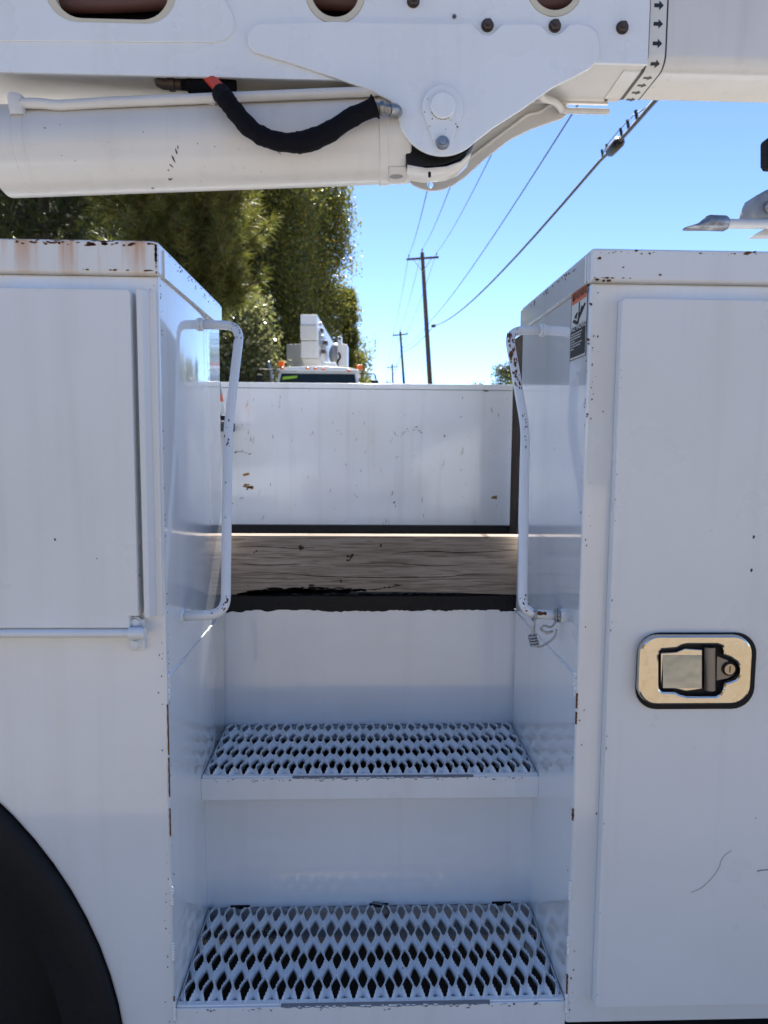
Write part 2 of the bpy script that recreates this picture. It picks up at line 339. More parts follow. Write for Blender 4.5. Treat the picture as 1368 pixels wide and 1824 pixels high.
# lid return seen on the side: a folded strip
MB().box(XL+.003, XL+.0055, Y0+.012, YC-.004, ZL-.0, ZT-.006).build('lid_flange', M['panel'], lc, bevel=.001)
DY = Y0-.020
dl = U(232, 515, DY); dl2 = U(246, 1118, DY)
xd = (dl.x+dl2.x)/2
zb_ = U(120, 1119, DY).z; nz = U(120, 1098, DY).z
plate('door', [(XW+.05, zb_), (xd-.012, zb_), (xd-.012, nz), (xd, nz), (xd, dl.z-.003), (xd-.003, dl.z), (XW+.05, dl.z)], [], DY, Y0-.001, M['white'], lc, bev=.0016)
xh0, xh1 = xd+.0060, xd+.0275
zh0, zh1 = U(255, 1095, Y0).z, U(255, 520, Y0).z
hg = MB().box(xh0+.0085, xh1, Y0-.0035, Y0-.0005, zh0, zh1).build('hinge_strip', M['white'], lc, bevel=.0008)
pts = [(xh0+.0005, 0), (xh0+.0085, 0)]
MB().prism([(xh0+.001, Y0-.018, zh0), (xh0+.0075, Y0-.016, zh0), (xh0+.013, Y0-.004, zh0), (xh0+.010, Y0-.0036, zh0), (xh0+.006, Y0-.0125, zh0), (xh0+.001, Y0-.0145, zh0)], (0, 0, zh1-zh0)).build('drip_channel', M['white'], lc, bevel=.0006)
for px, py in ((254, 541), (266, 1080)):
    p = U(px, py, Y0-.0036); MB().tube([p, p+Vector((0,-.0012,0)), p+Vector((0,-.0022,0))], [.0042, .0040, .0026], 20).build('rivet', M['white'], lc, 40)
# stay rod along the door bottom with its clamp
za, zb2 = U(0, 1126, Y0-.020), U(236, 1128, Y0-.020)
MB().tube([(XW, za.y, zb2.z), zb2], .0056, 20).build('stay_rod', M['white'], lc, 40)
c0 = U(243, 1127, Y0-.01)
MB().box(c0.x-.010, c0.x+.0095, Y0-.008, Y0-.0005, U(243, 1156, Y0).z, U(243, 1100, Y0).z).build('clamp_plate', M['white'], lc, bevel=.0015)
MB().tube([(zb2.x-.004, zb2.y, zb2.z), (zb2.x+.0165, zb2.y, zb2.z)], .0083, 24).build('clamp_sleeve', M['white'], lc, 40)
for py in (1108, 1147):
    p = U(242, py, Y0-.008); MB().tube([p, p+Vector((0,-.0015,0)), p+Vector((0,-.002,0)), p+Vector((0,-.0055,0)), p+Vector((0,-.0062,0))], [.0078, .0078, .0060, .0054, .004], 20).build('clamp_bolt', M['white'], lc, 35)
# chips down the corner edge and on the face
rr = random.Random(8); sp = []; cc = [rr.uniform(ZBOT, ZL) for _ in range(9)]+[ZF+.03, ZF-.02]
for i in range(70):
    z = rr.gauss(rr.choice(cc), .028) if i % 5 else rr.uniform(ZBOT, ZL)
    z = min(max(z, ZBOT+.01), ZL-.01); onf = rr.random() < .5
    q = (XL-abs(rr.gauss(0, .004))-.0045, Y0, z) if onf else (XL, Y0+abs(rr.gauss(0, .004))+.0045, z)
    sp.append((q, (0,-1,0) if onf else (1,0,0), rr.uniform(.0004, .0011), rr.uniform(1, 2.6), (0,0,1)))
chips('paint_chip', sp, M['chip'], lc, 1)
MBs = MB()
for za_, zb3 in ((1255, 1345), (1350, 1420), (1440, 1490), (1700, 1712), (1775, 1795)):
    a = U(301, za_, Y0).z; b_ = U(301, zb3, Y0).z
    n = 7; MBs.add([(XL+.0003-.0018*(i % 2 == 0)*.3-.0012, Y0-.0004, a+(b_-a)*i/n) for i in range(n+1)]+[(XL+.0006, Y0+.0008, a+(b_-a)*i/n) for i in range(n+1)], [(i, i+1, n+2+i, n+1+i) for i in range(n)])
MBs.build('edge_rust', M['rust'], lc)['kind'] = 'stuff'
# rust spots along the lid edge
sp = []
for i in range(50):
    x = XL+.002-abs(rr.gauss(0, .16)) if i % 3 else rr.uniform(-.62, XL)
    sp.append(((x, Y0-.010, ZT-.004-abs(rr.gauss(0, .0016))), (0,-1,0), rr.uniform(.0006, .0021), rr.uniform(1, 3.4), (1,0,rr.uniform(-.2,.2))))
for i in range(26): sp.append(((XL+.0005, Y0-.010+.000, ZT-.006-abs(rr.gauss(0, .014))), (0,-1,0), rr.uniform(.0008, .002), rr.uniform(1, 2.4), (0,0,1)))
for i in range(9): sp.append(((XL-.002-abs(rr.gauss(0, .05)), Y0-.010, ZL+.0045), (0,-1,0), rr.uniform(.0006, .0015), rr.uniform(1, 3), (1,0,0)))
chips('lid_rust', sp, M['rust'], lc, 2)
sp = [((XL+.0055, rr.uniform(Y0+.03, YC), ZT-.008-abs(rr.gauss(0, .006))), (1,0,0), rr.uniform(.0007, .0016), rr.uniform(1, 2), (0,1,0)) for i in range(28)]
chips('lid_side_chip', sp, M['chip'], lc, 3)

# --- right cabinet
rc = MB().box(XR, 2.3, Y0, YC, ZBOT, ZL).build('side_cabinet', M['panel'], truck, bevel=.004, bseg=3)
rc['label'] = 'white side cabinet right of the steps, with chrome latch'
MB().box(XR-.003, 2.3, Y0-.010, YC-.002, ZL, ZT).build('cabinet_lid', M['lid2'], rc, bevel=.004)
MB().box(XR-.0055, XR-.003, Y0+.008, YC-.004, ZL, ZT-.006).build('lid_flange', M['panel'], rc, bevel=.001)
DR = Y0-.017
x0 = (U(1105, 531, DR).x+U(1063, 1795, DR).x)/2
plate('door', [(x0, U(1200, 1793, DR).z), (2.2, U(1200, 1793, DR).z), (2.2, U(1200, 532, DR).z), (x0+.003, U(1200, 532, DR).z), (x0, U(1200, 532, DR).z-.003)], [], DR, Y0-.001, M['white'], rc, bev=.0016)
sp = []; cc = [rr.uniform(ZBOT, ZL) for _ in range(8)]
for i in range(55):
    z = rr.gauss(rr.choice(cc), .03) if i % 5 else rr.uniform(ZBOT, ZL)
    z = min(max(z, ZBOT+.01), ZL-.01); onf = rr.random() < .6
    q = (XR+abs(rr.gauss(0, .004))+.0045, Y0, z) if onf else (XR, Y0+abs(rr.gauss(0, .004))+.0045, z)
    sp.append((q, (0,-1,0) if onf else (-1,0,0), rr.uniform(.0004, .0012), rr.uniform(1, 2.2), (0,0,1)))
for px, py, s in ((1052,542,.0022),(1047,605,.002),(1048,612,.0013),(1046,738,.0016),(1045,742,.0012),(1074,733,.0010),(1020,1452,.0022)):
    sp.append((U(px, py, Y0), (0,-1,0), s, 1.3, (1,0,-.7)))
for i in range(16):
    z = rr.uniform(U(1070, 1795, DR).z, U(1100, 540, DR).z); sp.append(((x0+.0012+abs(rr.gauss(0, .0012)), DR, z), (0,-1,0), rr.uniform(.0003, .0009), rr.uniform(1, 3.4), (.06,0,1)))
chips('paint_chip', sp, M['chip'], rc, 4)
sp = []
for i in range(26): sp.append(((rr.uniform(XR, .62), Y0-.010, ZT-.0045-abs(rr.gauss(0, .0012))), (0,-1,0), rr.uniform(.0004, .0013), rr.uniform(1, 2), (1,0,rr.uniform(-.5,.5))))
for px, py, s in ((1332,451,.0032),(1344,449,.002),(1133,447,.0018),(1075,500,.002),(1084,500,.0024),(1063,498,.002),(1068,460,.0024),(1176,490,.0016),(1110,476,.0011)):
    sp.append((U(px, py, Y0-.010), (0,-1,0), s, 1.5, (1,0,.1)))
for i in range(9): sp.append(((XR+.001+abs(rr.gauss(0, .03)), Y0-.010, ZL+.0042), (0,-1,0), rr.uniform(.0005, .0014), rr.uniform(1, 3), (1,0,0)))
for i in range(22): sp.append(((XR-.0055, rr.uniform(Y0+.02, YC), ZT-.008-abs(rr.gauss(0, .004))), (-1,0,0), rr.uniform(.0008, .002), rr.uniform(1, 2.5), (0,1,0)))
chips('lid_rust', sp, M['rust'], rc, 5)
# right lower edge rust line
MBs = MB()
for za_, zb3 in ((1235, 1262), (1268, 1290), (1440, 1462), (1735, 1770)):
    a = U(1018, za_, Y0).z; b_ = U(1018, zb3, Y0).z; n = 7
    MBs.add([(XR+.0012+.0008*(i % 2), Y0-.0004, a+(b_-a)*i/n) for i in range(n+1)]+[(XR-.0006, Y0+.001, a+(b_-a)*i/n) for i in range(n+1)], [(i, n+1+i, n+2+i, i+1) for i in range(n)])
MBs.build('edge_rust', M['rust'], rc)['kind'] = 'stuff'
# hair lines on the right door
hp = smooth_path([U(x, y, DR-.0006) for x, y in ((1231,1590),(1250,1581),(1270,1562),(1281,1545),(1285,1532),(1292,1523),(1303,1515))], 5)
MB().tube(hp, .00024, 5).build('scratch', M['scuff'], rc)
MB().tube(smooth_path([U(x, y, DR-.0006) for x, y in ((1349,1552),(1358,1550),(1380,1549))], 5), .0006, 5).build('scratch', M['greychip'], rc)

# --- chrome paddle latch
lt = plate('paddle_latch', rrect(U(1132, 1195, DR).x, U(1344, 1195, DR).x, U(1238, 1262, DR).z, U(1238, 1126, DR).z, .030), [], DR-.003, DR-.0005, M['rubber'], truck, bev=.001)
lt['label'] = 'chrome paddle latch on the right cabinet door'
LY = DR-.003; rb = LY-.010
inner = pxs([(1174,1168),(1176,1162),(1180,1158),(1206,1156),(1215,1151),(1224,1149),(1278,1149),(1286,1152),(1289,1160),(1289,1168),(1300,1172),(1312,1180),(1318,1190),(1318,1200),(1311,1210),(1300,1214),(1290,1218),(1288,1228),(1283,1236),(1275,1240),(1224,1240),(1212,1237),(1204,1233),(1180,1232),(1175,1227),(1174,1220)], rb)
bz = plate('bezel', rrect(U(1138, 1195, rb).x, U(1339, 1195, rb).x, U(1238, 1256, rb).z, U(1238, 1132, rb).z, .026), [inner], rb, LY, M['chrome'], lt, bev=.003)
MB().box(U(1170, 1195, LY).x, U(1322, 1195, LY).x, LY-.0006, LY-.0002, U(1238, 1244, LY).z, U(1238, 1145, LY).z).build('recess', M['black'], lt)
pd = MB()
def latch_pts(l, Y): return [U(x, y, Y) for x, y in l]
f1 = latch_pts([(1177,1163),(1205,1161),(1220,1155),(1252,1157),(1252,1228),(1222,1232),(1205,1228),(1177,1225)], LY-.0055)
pd.prism(f1, (0, .0045, 0)).build('paddle', M['chrome'], lt, bevel=.0018)
fa = [U(1181, 1226, LY-.012), U(1250, 1226, LY-.012), U(1250, 1167, LY-.0058), U(1181, 1167, LY-.0058)]
MB().add(fa+[Vector((p.x, LY-.005, p.z)) for p in fa], [(0,1,2,3),(7,6,5,4),(1,0,4,5),(2,1,5,6),(3,2,6,7),(0,3,7,4)]).build('paddle_face', M['brushed'], lt, bevel=.0008)
a, b_ = U(1264, 1228, LY-.006), U(1264, 1152, LY-.006)
MB().tube([a, b_], .0074, 20).build('paddle_pivot', M['darkmetal'], lt, 40)
MB().prism(latch_pts([(1277,1168),(1296,1176),(1309,1190),(1308,1202),(1296,1209),(1276,1213)], LY-.0045), (0, .004, 0)).build('lock_housing', M['darkmetal'], lt, bevel=.001)
p = U(1298, 1191, LY-.0046)
MB().cyl(p, p+Vector((0,-.0015,0)), .0096).build('lock_ring', M['black'], lt, 40)
MB().cyl(p+Vector((0,-.0016,0)), p+Vector((0,-.0032,0)), .0072).build('lock_cylinder', M['brass'], lt, 40)
MB().box(p.x-.0006, p.x+.0006, p.y-.0036, p.y-.0030, p.z-.0042, p.z+.0042).build('key_slot', M['black'], lt)

# --- steps
def grip_grating(x0, x1, y0, y1, z, px_, py_, nrow, rows_off=0, h=.0066, name='grating', parent=None):
    """expanded safety tread: rhombic tiles, each with a rounded rhombic hole, alternate holes raised and dished"""
    mb = MB(); n = 32; nc = int(round((x1-x0)/px_)); px_ = (x1-x0)/nc; rr = random.Random(3)
    def zz(x, y): return h*.5*(math.cos(2*math.pi*(x-x0-px_/2)/px_)+math.cos(2*math.pi*(y-yA)/py_))
    yA = y0+py_*rows_off; cells = []
    for j in range(-1, nrow+1):
        for i in range(nc): cells.append((x0+px_*(i+.5), yA+j*py_, 0))
        for i in range(nc+1): cells.append((x0+px_*i, yA+(j+.5)*py_, 1))
    for cx, cy, kind in cells:
        if cy < y0-py_*.5 or cy > y1+py_*.5: continue
        v = []; f = []; ks = ((1, 1), (.83, .91), (.67, .81), (.60, .77))
        for ri, (kx, ky) in enumerate(ks):
            for q in range(n):
                t_ = 2*math.pi*q/n; c_, s_ = math.cos(t_), math.sin(t_)
                e = 1.0 if ri == 0 else (1.15, 1.32, 1.38)[ri-1]
                rad = (abs(c_)**e+abs(s_)**e)**(-1/e)
                x = cx+px_*.5*rad*c_*kx; y = cy+py_*.5*rad*s_*ky
                zc = z+zz(x, y)
                if ri == 2: zc += .0012 if kind == 0 else -.0015
                if ri == 3: zc += (.0042+(.0028 if q % 2 else 0)) if kind == 0 else -.0055
                edge = min(y-y0, y1-y)
                if edge < .010: zc = z+(zc-z)*max(edge, 0)/.010
                v.append((min(max(x, x0), x1), min(max(y, y0), y1), zc))
        for ri in range(3):
            for q in range(n):
                a_ = ri*n+q; b2 = ri*n+(q+1) % n; f.append((a_, b2, b2+n, a_+n))
        mb.add(v, f)
    me = bpy.data.meshes.new(name); me.from_pydata(mb.v, [], mb.f); me.validate()
    bm = bmesh.new(); bm.from_mesh(me); bmesh.ops.remove_doubles(bm, verts=bm.verts, dist=1e-5); bmesh.ops.dissolve_degenerate(bm, edges=bm.edges, dist=1e-6); bmesh.ops.recalc_face_normals(bm, faces=bm.faces); bm.to_mesh(me); bm.free()
    o = finish(me, name, M['grate'], parent, 50); sd_ = o.modifiers.new('thickness', 'SOLIDIFY'); sd_.thickness = .0016; sd_.offset = 0
    return o
def step_part(zt, ya, yb, fh, lab, nrow, off):
    st = MB().box(XL, XR, ya, ya+.003, zt-fh, zt-.001).build('step', M['white'], truck, bevel=.0010)
    st['label'] = lab
    g = grip_grating(XL+.002, XR-.002, ya+.004, yb-.001, zt, .0265, .0548, nrow, off, parent=st)
    rr = random.Random(zt); sp = []
    MB().box(XL+.001, XR-.001, ya+.0032, ya+.012, zt-.0030, zt+.0012).build('nosing', M['grate'], st, bevel=.001)
    n = 60; vv = []
    for i in range(n+1):                     # worn, unpainted stretch of the nosing
        x = XL+.15+(.30*i/n); k = math.sin(math.pi*i/n)**.3
        vv.append((x, ya-.0006, zt-.001-.0026*k*rr.uniform(.1, 1)*(rr.random() > .12)))
    MB().add(vv+[(v[0], ya+.0035, zt+.0017) for v in vv], [(i, i+1, n+2+i, n+1+i) for i in range(n)]).build('worn_edge', M['greychip'], st)
    for i in range(60): sp.append(((rr.uniform(XL+.02, XR-.02), ya, zt-.0015-abs(rr.gauss(0, .003))), (0,-1,0), rr.uniform(.0004, .0014), rr.uniform(1, 3), (1,0,rr.uniform(-.4,.4))))
    chips('step_chip', sp, M['greychip'], st, 6)
    return st
slow = step_part(ZLOW, Y0+.002, YS2, .075, 'lower step tread', 5, .415)
supp = step_part(ZU, YU, Y1, .038, 'upper step tread', 5, .415)
# crossbar and hanger slots under the lower tread
MB().box(XL, XR, YS2-.035, YS2-.002, ZLOW-.044, ZLOW-.032).build('crossbar', M['lav'], slow, bevel=.001)
riser2 = MB().box(XL-.004, XR+.004, YS2, YS2+.003, ZLOW-.045, ZU-.030).build('step_riser', M['panel'], truck); riser2['label'] = 'riser between the two treads'
riser1 = MB().box(XL-.05, XR+.05, Y1, Y1+.003, ZU-.03, ZF).build('step_riser', M['panel'], truck); riser1['label'] = 'riser above the upper tread'
MB().box(XL, XR, YU+.003, YS2+.002, ZU-.031, ZU-.028).build('soffit', M['white'], supp)
for px in (428, 675, 893):
    p = U(px, 1612-(px-675)*.014, YS2); MB().box(p.x-.0165, p.x+.0165, YS2-.0012, YS2+.001, p.z-.0035, p.z+.0035).build('drain_slot', M['black'], riser2)
MB().tube(smooth_path([U(x, y, yy) for x, y, yy in ((664,1608,YS2-.002),(678,1611,YS2-.006),(690,1616,YS2-.010),(694,1624,YS2-.012),(691,1632,YS2-.012),(686,1630,YS2-.012))], 5), .0022, 8).build('hook', M['darkmetal'], riser2, 180)
# side skirts below the bed floor, weld beads
for X, s_ in ((XL, 1), (XR, -1)):
    a = Vector((X, Y0+.006, ZF)); b_ = Vector((X, Y1, ZF)); mb = MB(); pr = []
    rq = random.Random(9)
    for i in range(30): pr.append(a.lerp(b_, i/29)+Vector((s_*.0003, 0, rq.gauss(0, .0006))))
    mb.tube(pr, [.0013+.0016*(i < 9 and rq.random()) for i in range(30)], 8).build('weld_bead', M['panel'], lc if s_ > 0 else rc, 180)
    mb = MB()
    for j in range(16): mb.lump((X+s_*.001, Y0+.004+rq.uniform(0,.004), ZF+.004-j*.0022), (.0025, .003, .0022), j, 8, 5)
    for k in range(3):
        zz_ = (ZF-.30, ZLOW+.10, ZLOW+.01)[k]
        for j in range(7): mb.lump((X-s_*.0005, Y0-.0003, zz_-j*.004), (.003, .0016, .003), j+k*9, 8, 5)
    mb.build('weld_lumps', M['panel'], lc if s_ > 0 else rc, 180)['kind'] = 'stuff'
# black deck edge and bed floor
de = MB().box(XL-.05, XR+.05, Y1+.0032, Y1+.075, ZF, ZF+.026)
de.build('deck_edge', M['black'], truck, bevel=.002)
rr = random.Random(2); n = 110; lowz = 0; vv = []
for i in range(n+1):
    lowz = .7*lowz+rr.uniform(-.0016, .0022); vv.append((XL+.56*i/n, Y1-.0006, ZF-.0005-max(lowz, 0)-(.003 if i < 8 or i > n-6 else 0)))
MB().add(vv+[(v[0], Y1-.0006, ZF+.0258) for v in vv]+[(v[0], Y1+.004, ZF+.0262) for v in vv], [(i, i+1, n+2+i, n+1+i) for i in range(n)]+[(n+1+i, n+2+i, 2*n+3+i, 2*n+2+i) for i in range(n)]).build('tar_edge', M['black'], truck, 40)
fl = MB().box(-2.3, 2.3, Y1+.075, YFAR+.4, ZBED-.006, ZBED).build('bed_floor', M['lav'], truck)
ZFT = U(660, 683, YFAR).z; ZFL = U(660, 693, YFAR).z
# far side of the bed: back of the opposite cabinets
fc = MB().box(-2.3, 2.3, YFAR, YFAR+.39, ZBOT, ZFL).build('side_cabinet', M['bed'], truck, bevel=.003); fc['label'] = 'scuffed inner wall of the cabinets across the bed'
MB().box(-2.3, 2.3, YFAR-.004, YFAR+.40, ZFL, ZFT).build('cabinet_lid', M['bed'], fc, bevel=.003)
kick = MB().box(-2.3, .9, YFAR-.03, YFAR-.0005, ZBED, U(660, 936, YFAR-.03).z).build('kick_strip', M['black'], fc, bevel=.001)
rr = random.Random(31); sp = []
for px, py, s, st, d in ((440,868,.013,1.3,(1,0,0)),(432,805,.004,4,(1,0,0)),(421,804,.006,1.5,(1,0,.2)),(445,808,.003,3,(1,0,0)),(740,763,.004,4,(1,0,-.2)),(728,767,.003,3,(1,0,.2)),(748,766,.005,2,(1,0,0)),(717,771,.004,1.5,(1,0,.5)),(713,776,.003,1.5,(1,0,.5)),(700,785,.003,1.5,(1,0,.5)),(864,697,.006,5,(1,0,0)),(820,742,.004,1,(1,0,0)),(700,893,.006,1.4,(.4,0,1)),(712,815,.004,1.6,(.3,0,1)),(880,885,.007,1.6,(1,0,.1)),(793,776,.004,1.8,(1,0,0)),(606,770,.003,4,(0,0,1)),(558,772,.003,4,(0,0,1)),(450,782,.0018,16,(0,0,1)),(699,880,.002,10,(.2,0,1)),(635,882,.003,2.6,(0,0,1)),(416,897,.006,1.6,(1,0,.4)),(432,885,.004,2,(1,0,.9))):
    for k in range(3): sp.append((U(px+rr.gauss(0, 3), py+rr.gauss(0, 2), YFAR), (0,-1,0), s*rr.uniform(.3, .7), st, d))
for i in range(75): sp.append((U(rr.uniform(400, 905), rr.uniform(700, 930), YFAR), (0,-1,0), rr.uniform(.0006, .0016), rr.choice([1, 1, 2, 5, 9]), (rr.uniform(-.5, .5), 0, 1)))
chips('scuff', sp, M['scuff'], fc, 7)
sp = [(U(x+rr.gauss(0, 3), y+rr.gauss(0, 1.5), YFAR-.0008), (0,-1,0), rr.uniform(.003, .008), 1.6, (1,0,0)) for x, y in ((440,868),(437,862),(446,869),(880,885),(440,845)) for k in range(2)]
chips('rust_spot', sp, M['rustspot'], fc, 8)
# wooden partition on the right of the bed, single upright boards
XP = U(905, 800, YFAR).x
pw = thing('wooden_partition', 'dark weathered wooden board wall standing in the bed behind right handle', 'partition', (XP, 2.4, ZBED))
M['darkwood'] = wood('dark weathered boards', (.03,.022,.016), (.065,.048,.036), (.10,.078,.06), axis=2)
ztp = U(920, 594, 2.62).z; nb = 4; yy = 2.12
for i in range(nb):
    w_ = (YFAR-.04-2.12)/nb; MB().box(XP+rr.uniform(0,.004), XP+.038, yy+.0015, yy+w_-.0015, ZBED, ztp+rr.uniform(-.004, .004)).build('board', M['darkwood'], pw, bevel=.002); yy += w_

# plank on the deck edge
M['plank'] = wood('grey weathered plank', (.24,.185,.14), (.345,.28,.22), (.43,.36,.29), axis=0, cracks=0)
mb = MB(); nseg = 40; zb0 = ZF+.0265; zt0 = U(660, 955, Y1+.01).z; vs = []
for i in range(nseg+1):
    x = -.36+(.76*i/nseg); sag = .006*max(0, 1-((x-.03)/.27)**2); w_ = 0
    vs += [(x, Y1+.010, zb0+sag), (x, Y1+.048, zb0+sag), (x, Y1+.048, zt0+w_), (x, Y1+.010, zt0+w_)]
fs = [(4*i+a, 4*i+4+a, 4*i+4+(a+1) % 4, 4*i+(a+1) % 4) for i in range(nseg) for a in range(4)]+[(0,1,2,3), (4*nseg+3, 4*nseg+2, 4*nseg+1, 4*nseg)]
o = mb.add(vs, [f[::-1] for f in fs]).build('plank', M['plank'], None)
bm = bmesh.new(); bm.from_mesh(o.data); bmesh.ops.recalc_face_normals(bm, faces=bm.faces); bm.to_mesh(o.data); bm.free()
YPK = Y1+.010; rr = random.Random(15); plk = o
M['tar'], t, b = base('dried black tar', (.012,.011,.011), .8, 0, **{'Specular IOR Level': .2})
sp = []
for pts, th in (([(428,1062),(450,1057),(500,1054),(560,1053),(620,1052),(670,1049),(712,1042)], 7.5), ([(540,1062),(620,1062),(700,1061),(780,1060),(850,1061),(905,1065)], 5.0)):
    P = smooth_path([Vector((x, y, 0)) for x, y in pts], 22)
    for i, q in enumerate(P):
        k = math.sin(math.pi*min(i/len(P)*1.25+.05, 1))**.5*.75+.2
        for _ in range(3): sp.append((U(q.x+rr.gauss(0, 4), min(q.y+rr.gauss(0, th*.38)*k, 1066), YPK), (0,-1,0), th*k*rr.uniform(.12, .42)*YPK/FPX, rr.uniform(3, 8), (1,0,rr.uniform(-.06,.12))))
chips('tar_smear', sp, M['tar'], plk, 33)
for pts in ([(412,1026),(450,1024),(510,1023),(570,1027),(640,1028),(700,1029),(750,1028),(800,1026),(850,1023),(917,1024)], [(412,974),(470,973),(520,977),(560,975)], [(700,985),(760,981),(830,984),(917,980)], [(640,1005),(700,1003),(770,1008),(830,1006)], [(420,1003),(480,1006),(540,1003)]):
    P = smooth_path([U(x, y+rr.uniform(-1, 1), YPK-.0001) for x, y in pts], 6); n = len(P)
    MB().tube(P, [.0006*math.sin(math.pi*(i+.5)/n)*rr.uniform(.5, 1.3)+.00012 for i in range(n)], 5).build('crack', M['tar'], plk)
for px, py, s_ in ((536,975,.0042),(624,992,.0040),(620,1000,.0032),(606,1034,.0030),(678,972,.0024),(456,982,.0022),(440,1040,.0018)):
    chips('knot', [(U(px+rr.gauss(0, 2), py+rr.gauss(0, 2), YPK), (0,-1,0), s_*rr.uniform(.4, .9), rr.uniform(1, 1.8), (rr.uniform(-1,1),0,1)) for _ in range(3)], M['knot'], plk, px)
tag(o, 'grey weathered plank with black tar smear lying on edge across the bed opening', 'plank')

# --- grab handles
def handle(pts, lab, parent, rad=.0073):
    P = fillet(pts, .026, 8); h = MB().tube(P, rad, 18).build('grab_handle', M['handle'], parent, 180); h['label'] = lab
    sx_ = -1 if pts[0].x < 0 else 1
    for q in (pts[0], pts[-1]):
        mb = MB(); rq = random.Random(int(q.z*1000))
        for k in range(14):
            a_ = 6.283*k/14; mb.lump((q.x-sx_*.0015, q.y+math.cos(a_)*rad*1.05, q.z+math.sin(a_)*rad*1.05), (.004, .0032, .0032), k, 8, 5)
        mb.build('weld', M['handle'], h, 180)
    rq = random.Random(5 if sx_ > 0 else 6); sp = []
    for i in range(30):
        k = rq.randint(2, len(P)-3); p = Vector(P[k]).lerp(P[k+1], rq.random()); d = (Vector(P[k+1])-Vector(P[k])).normalized()
        n = Vector((rq.uniform(-1, 1), -1, rq.uniform(-1, 1))); n = (n-d*n.dot(d)).normalized()
        sp.append((p+n*rad*.995, n, rq.uniform(.0006, .0017), rq.uniform(1, 2.4), d))
    chips('handle_chip', sp, M['chip'], h, 9)
    return h, P
pa = UX(357, 578, XL)
ya, yb = UX(357, 578, XL).y, UX(322, 1098, XL).y; yl = lambda t_: ya+(yb-ya)*t_
hl = [Vector((XL, ya, UX(357, 578, XL).z)), U(428, 580, ya), U(406, 770, yl(.36)), U(402, 1094, yb), Vector((XL, yb, UX(322, 1098, XL).z))]
handle(hl, 'left grab handle', truck)
ya2, yb2 = UX(966, 588, XR).y, UX(1002, 1097, XR).y; yr = lambda t_: ya2+(yb2-ya2)*t_
hr = [Vector((XR, ya2, UX(966, 588, XR).z)), U(905, 589, ya2), U(936, 765, yr(.36)), U(930, 1092, yb2), Vector((XR, yb2, UX(1002, 1097, XR).z))]
HR, HP = handle(hr, 'right grab handle, rusty at its upper bend', truck)
rq = random.Random(12); sp = []
for i in range(46):
    t_ = rq.uniform(.05, .62); p = hr[1].lerp(hr[2], t_); d = (hr[2]-hr[1]).normalized(); n = Vector((rq.uniform(-1.1, .6), -1, 0)); n = (n-d*n.dot(d)).normalized(); sp.append((p+n*.0073, n, rq.uniform(.001, .0024), rq.uniform(1, 3), d))
for i in range(5): sp.append((hr[3].lerp(hr[4], .45+rq.uniform(-.08, .08))+Vector((0, -.0066, .0028)), (0,-1,.45), .003, 1.6, (1,0,0)))
chips('rust_patch', sp, M['rust'], HR, 10)
# tie wire twisted round the right handle
a = hr[3].lerp(hr[4], .30); e = hr[3].lerp(hr[4], .80); mb = MB(); r_ = .0092
lp = [a+Vector((.002*math.sin(k), -r_*math.cos(k), r_*math.sin(k))) for k in np.linspace(-2.2, 2.4, 12)]
lp += [a+Vector((-.002, -.010, -.02)), a+Vector((-.005, -.012, -.036)), a+Vector((.004, -.013, -.046)), a+Vector((.018, -.013, -.040)), a+Vector((.028, -.013, -.030)), a+Vector((.030, -.013, -.020))]
mb.tube(smooth_path(lp, 4), 0.0017, 8)
lp = [a+Vector((-.0005, -.0105, -.004)), a+Vector((-.005, -.012, -.022)), a+Vector((-.006, -.012, -.036))]; mb.tube(smooth_path(lp, 4), 0.0017, 8)
for k0 in range(4):
    c_ = a+Vector((-.005+.002*k0*.6, -.0125, -.030-.0042*k0)); mb.tube([c_+Vector((.0055*math.cos(k), .0042*math.sin(k), .0012*math.sin(k+1))) for k in np.linspace(0, 6.28, 12)], 0.0017, 8)
for k0 in range(2):
    c_ = e+Vector((.004*k0, 0, 0)); mb.tube([c_+Vector((.003*math.sin(k*.5), -r_*math.cos(k), r_*math.sin(k))) for k in np.linspace(0, 6.28, 18)], 0.0017, 8)
mb.tube(smooth_path([e+Vector((0, -.010, -.006)), e+Vector((-.008, -.013, -.014)), e+Vector((-.020, -.014, -.012)), e+Vector((-.022, -.012, -.019)), e+Vector((-.012, -.015, -.022)), e+Vector((-.006, -.014, -.020)), e+Vector((-.016, -.013, -.024))], 5), 0.0017, 8)
tag(mb.build('tie_wire', M['wire'], None, 180), 'loop of twisted galvanised wire tied round the bottom of the right grab handle', 'wire')

# --- warning decal on the right recess side
def dpt(u, v, off=.0006):                      # u 0..1 from the back edge to the front edge, v 0..1 downwards
    tl, tr = UX(1020, 522, XR), UX(1047.5, 505, XR); bl = UX(1016, 641, XR)
    y_ = tl.y+(tr.y-tl.y)*u; z_ = (tl.z+tr.z)/2+(bl.z-tl.z)*v; return Vector((XR-off, y_, z_))
def dpoly(l, off): n = len(l); return [dpt(u, v, off) for u, v in l]
dec = MB().prism(dpoly([(0,0),(1,0),(1,1),(0,1)], .0002), (-.0004, 0, 0)).build('warning_decal', M['decwhite'], truck); dec['label'] = 'orange, white and black warning sticker'
def dshape(name, polys, mat, off=.0009):
    mb = MB()
    for l in polys: mb.prism(dpoly(l, off), (-.0002, 0, 0))
    return mb.build(name, mat, dec)
dshape('header', [[(.03,.02),(.97,.02),(.97,.185),(.03,.185)]], M['orange'])
dshape('text_panel', [[(.03,.53),(.97,.53),(.97,.975),(.03,.975)]], M['decblack'])
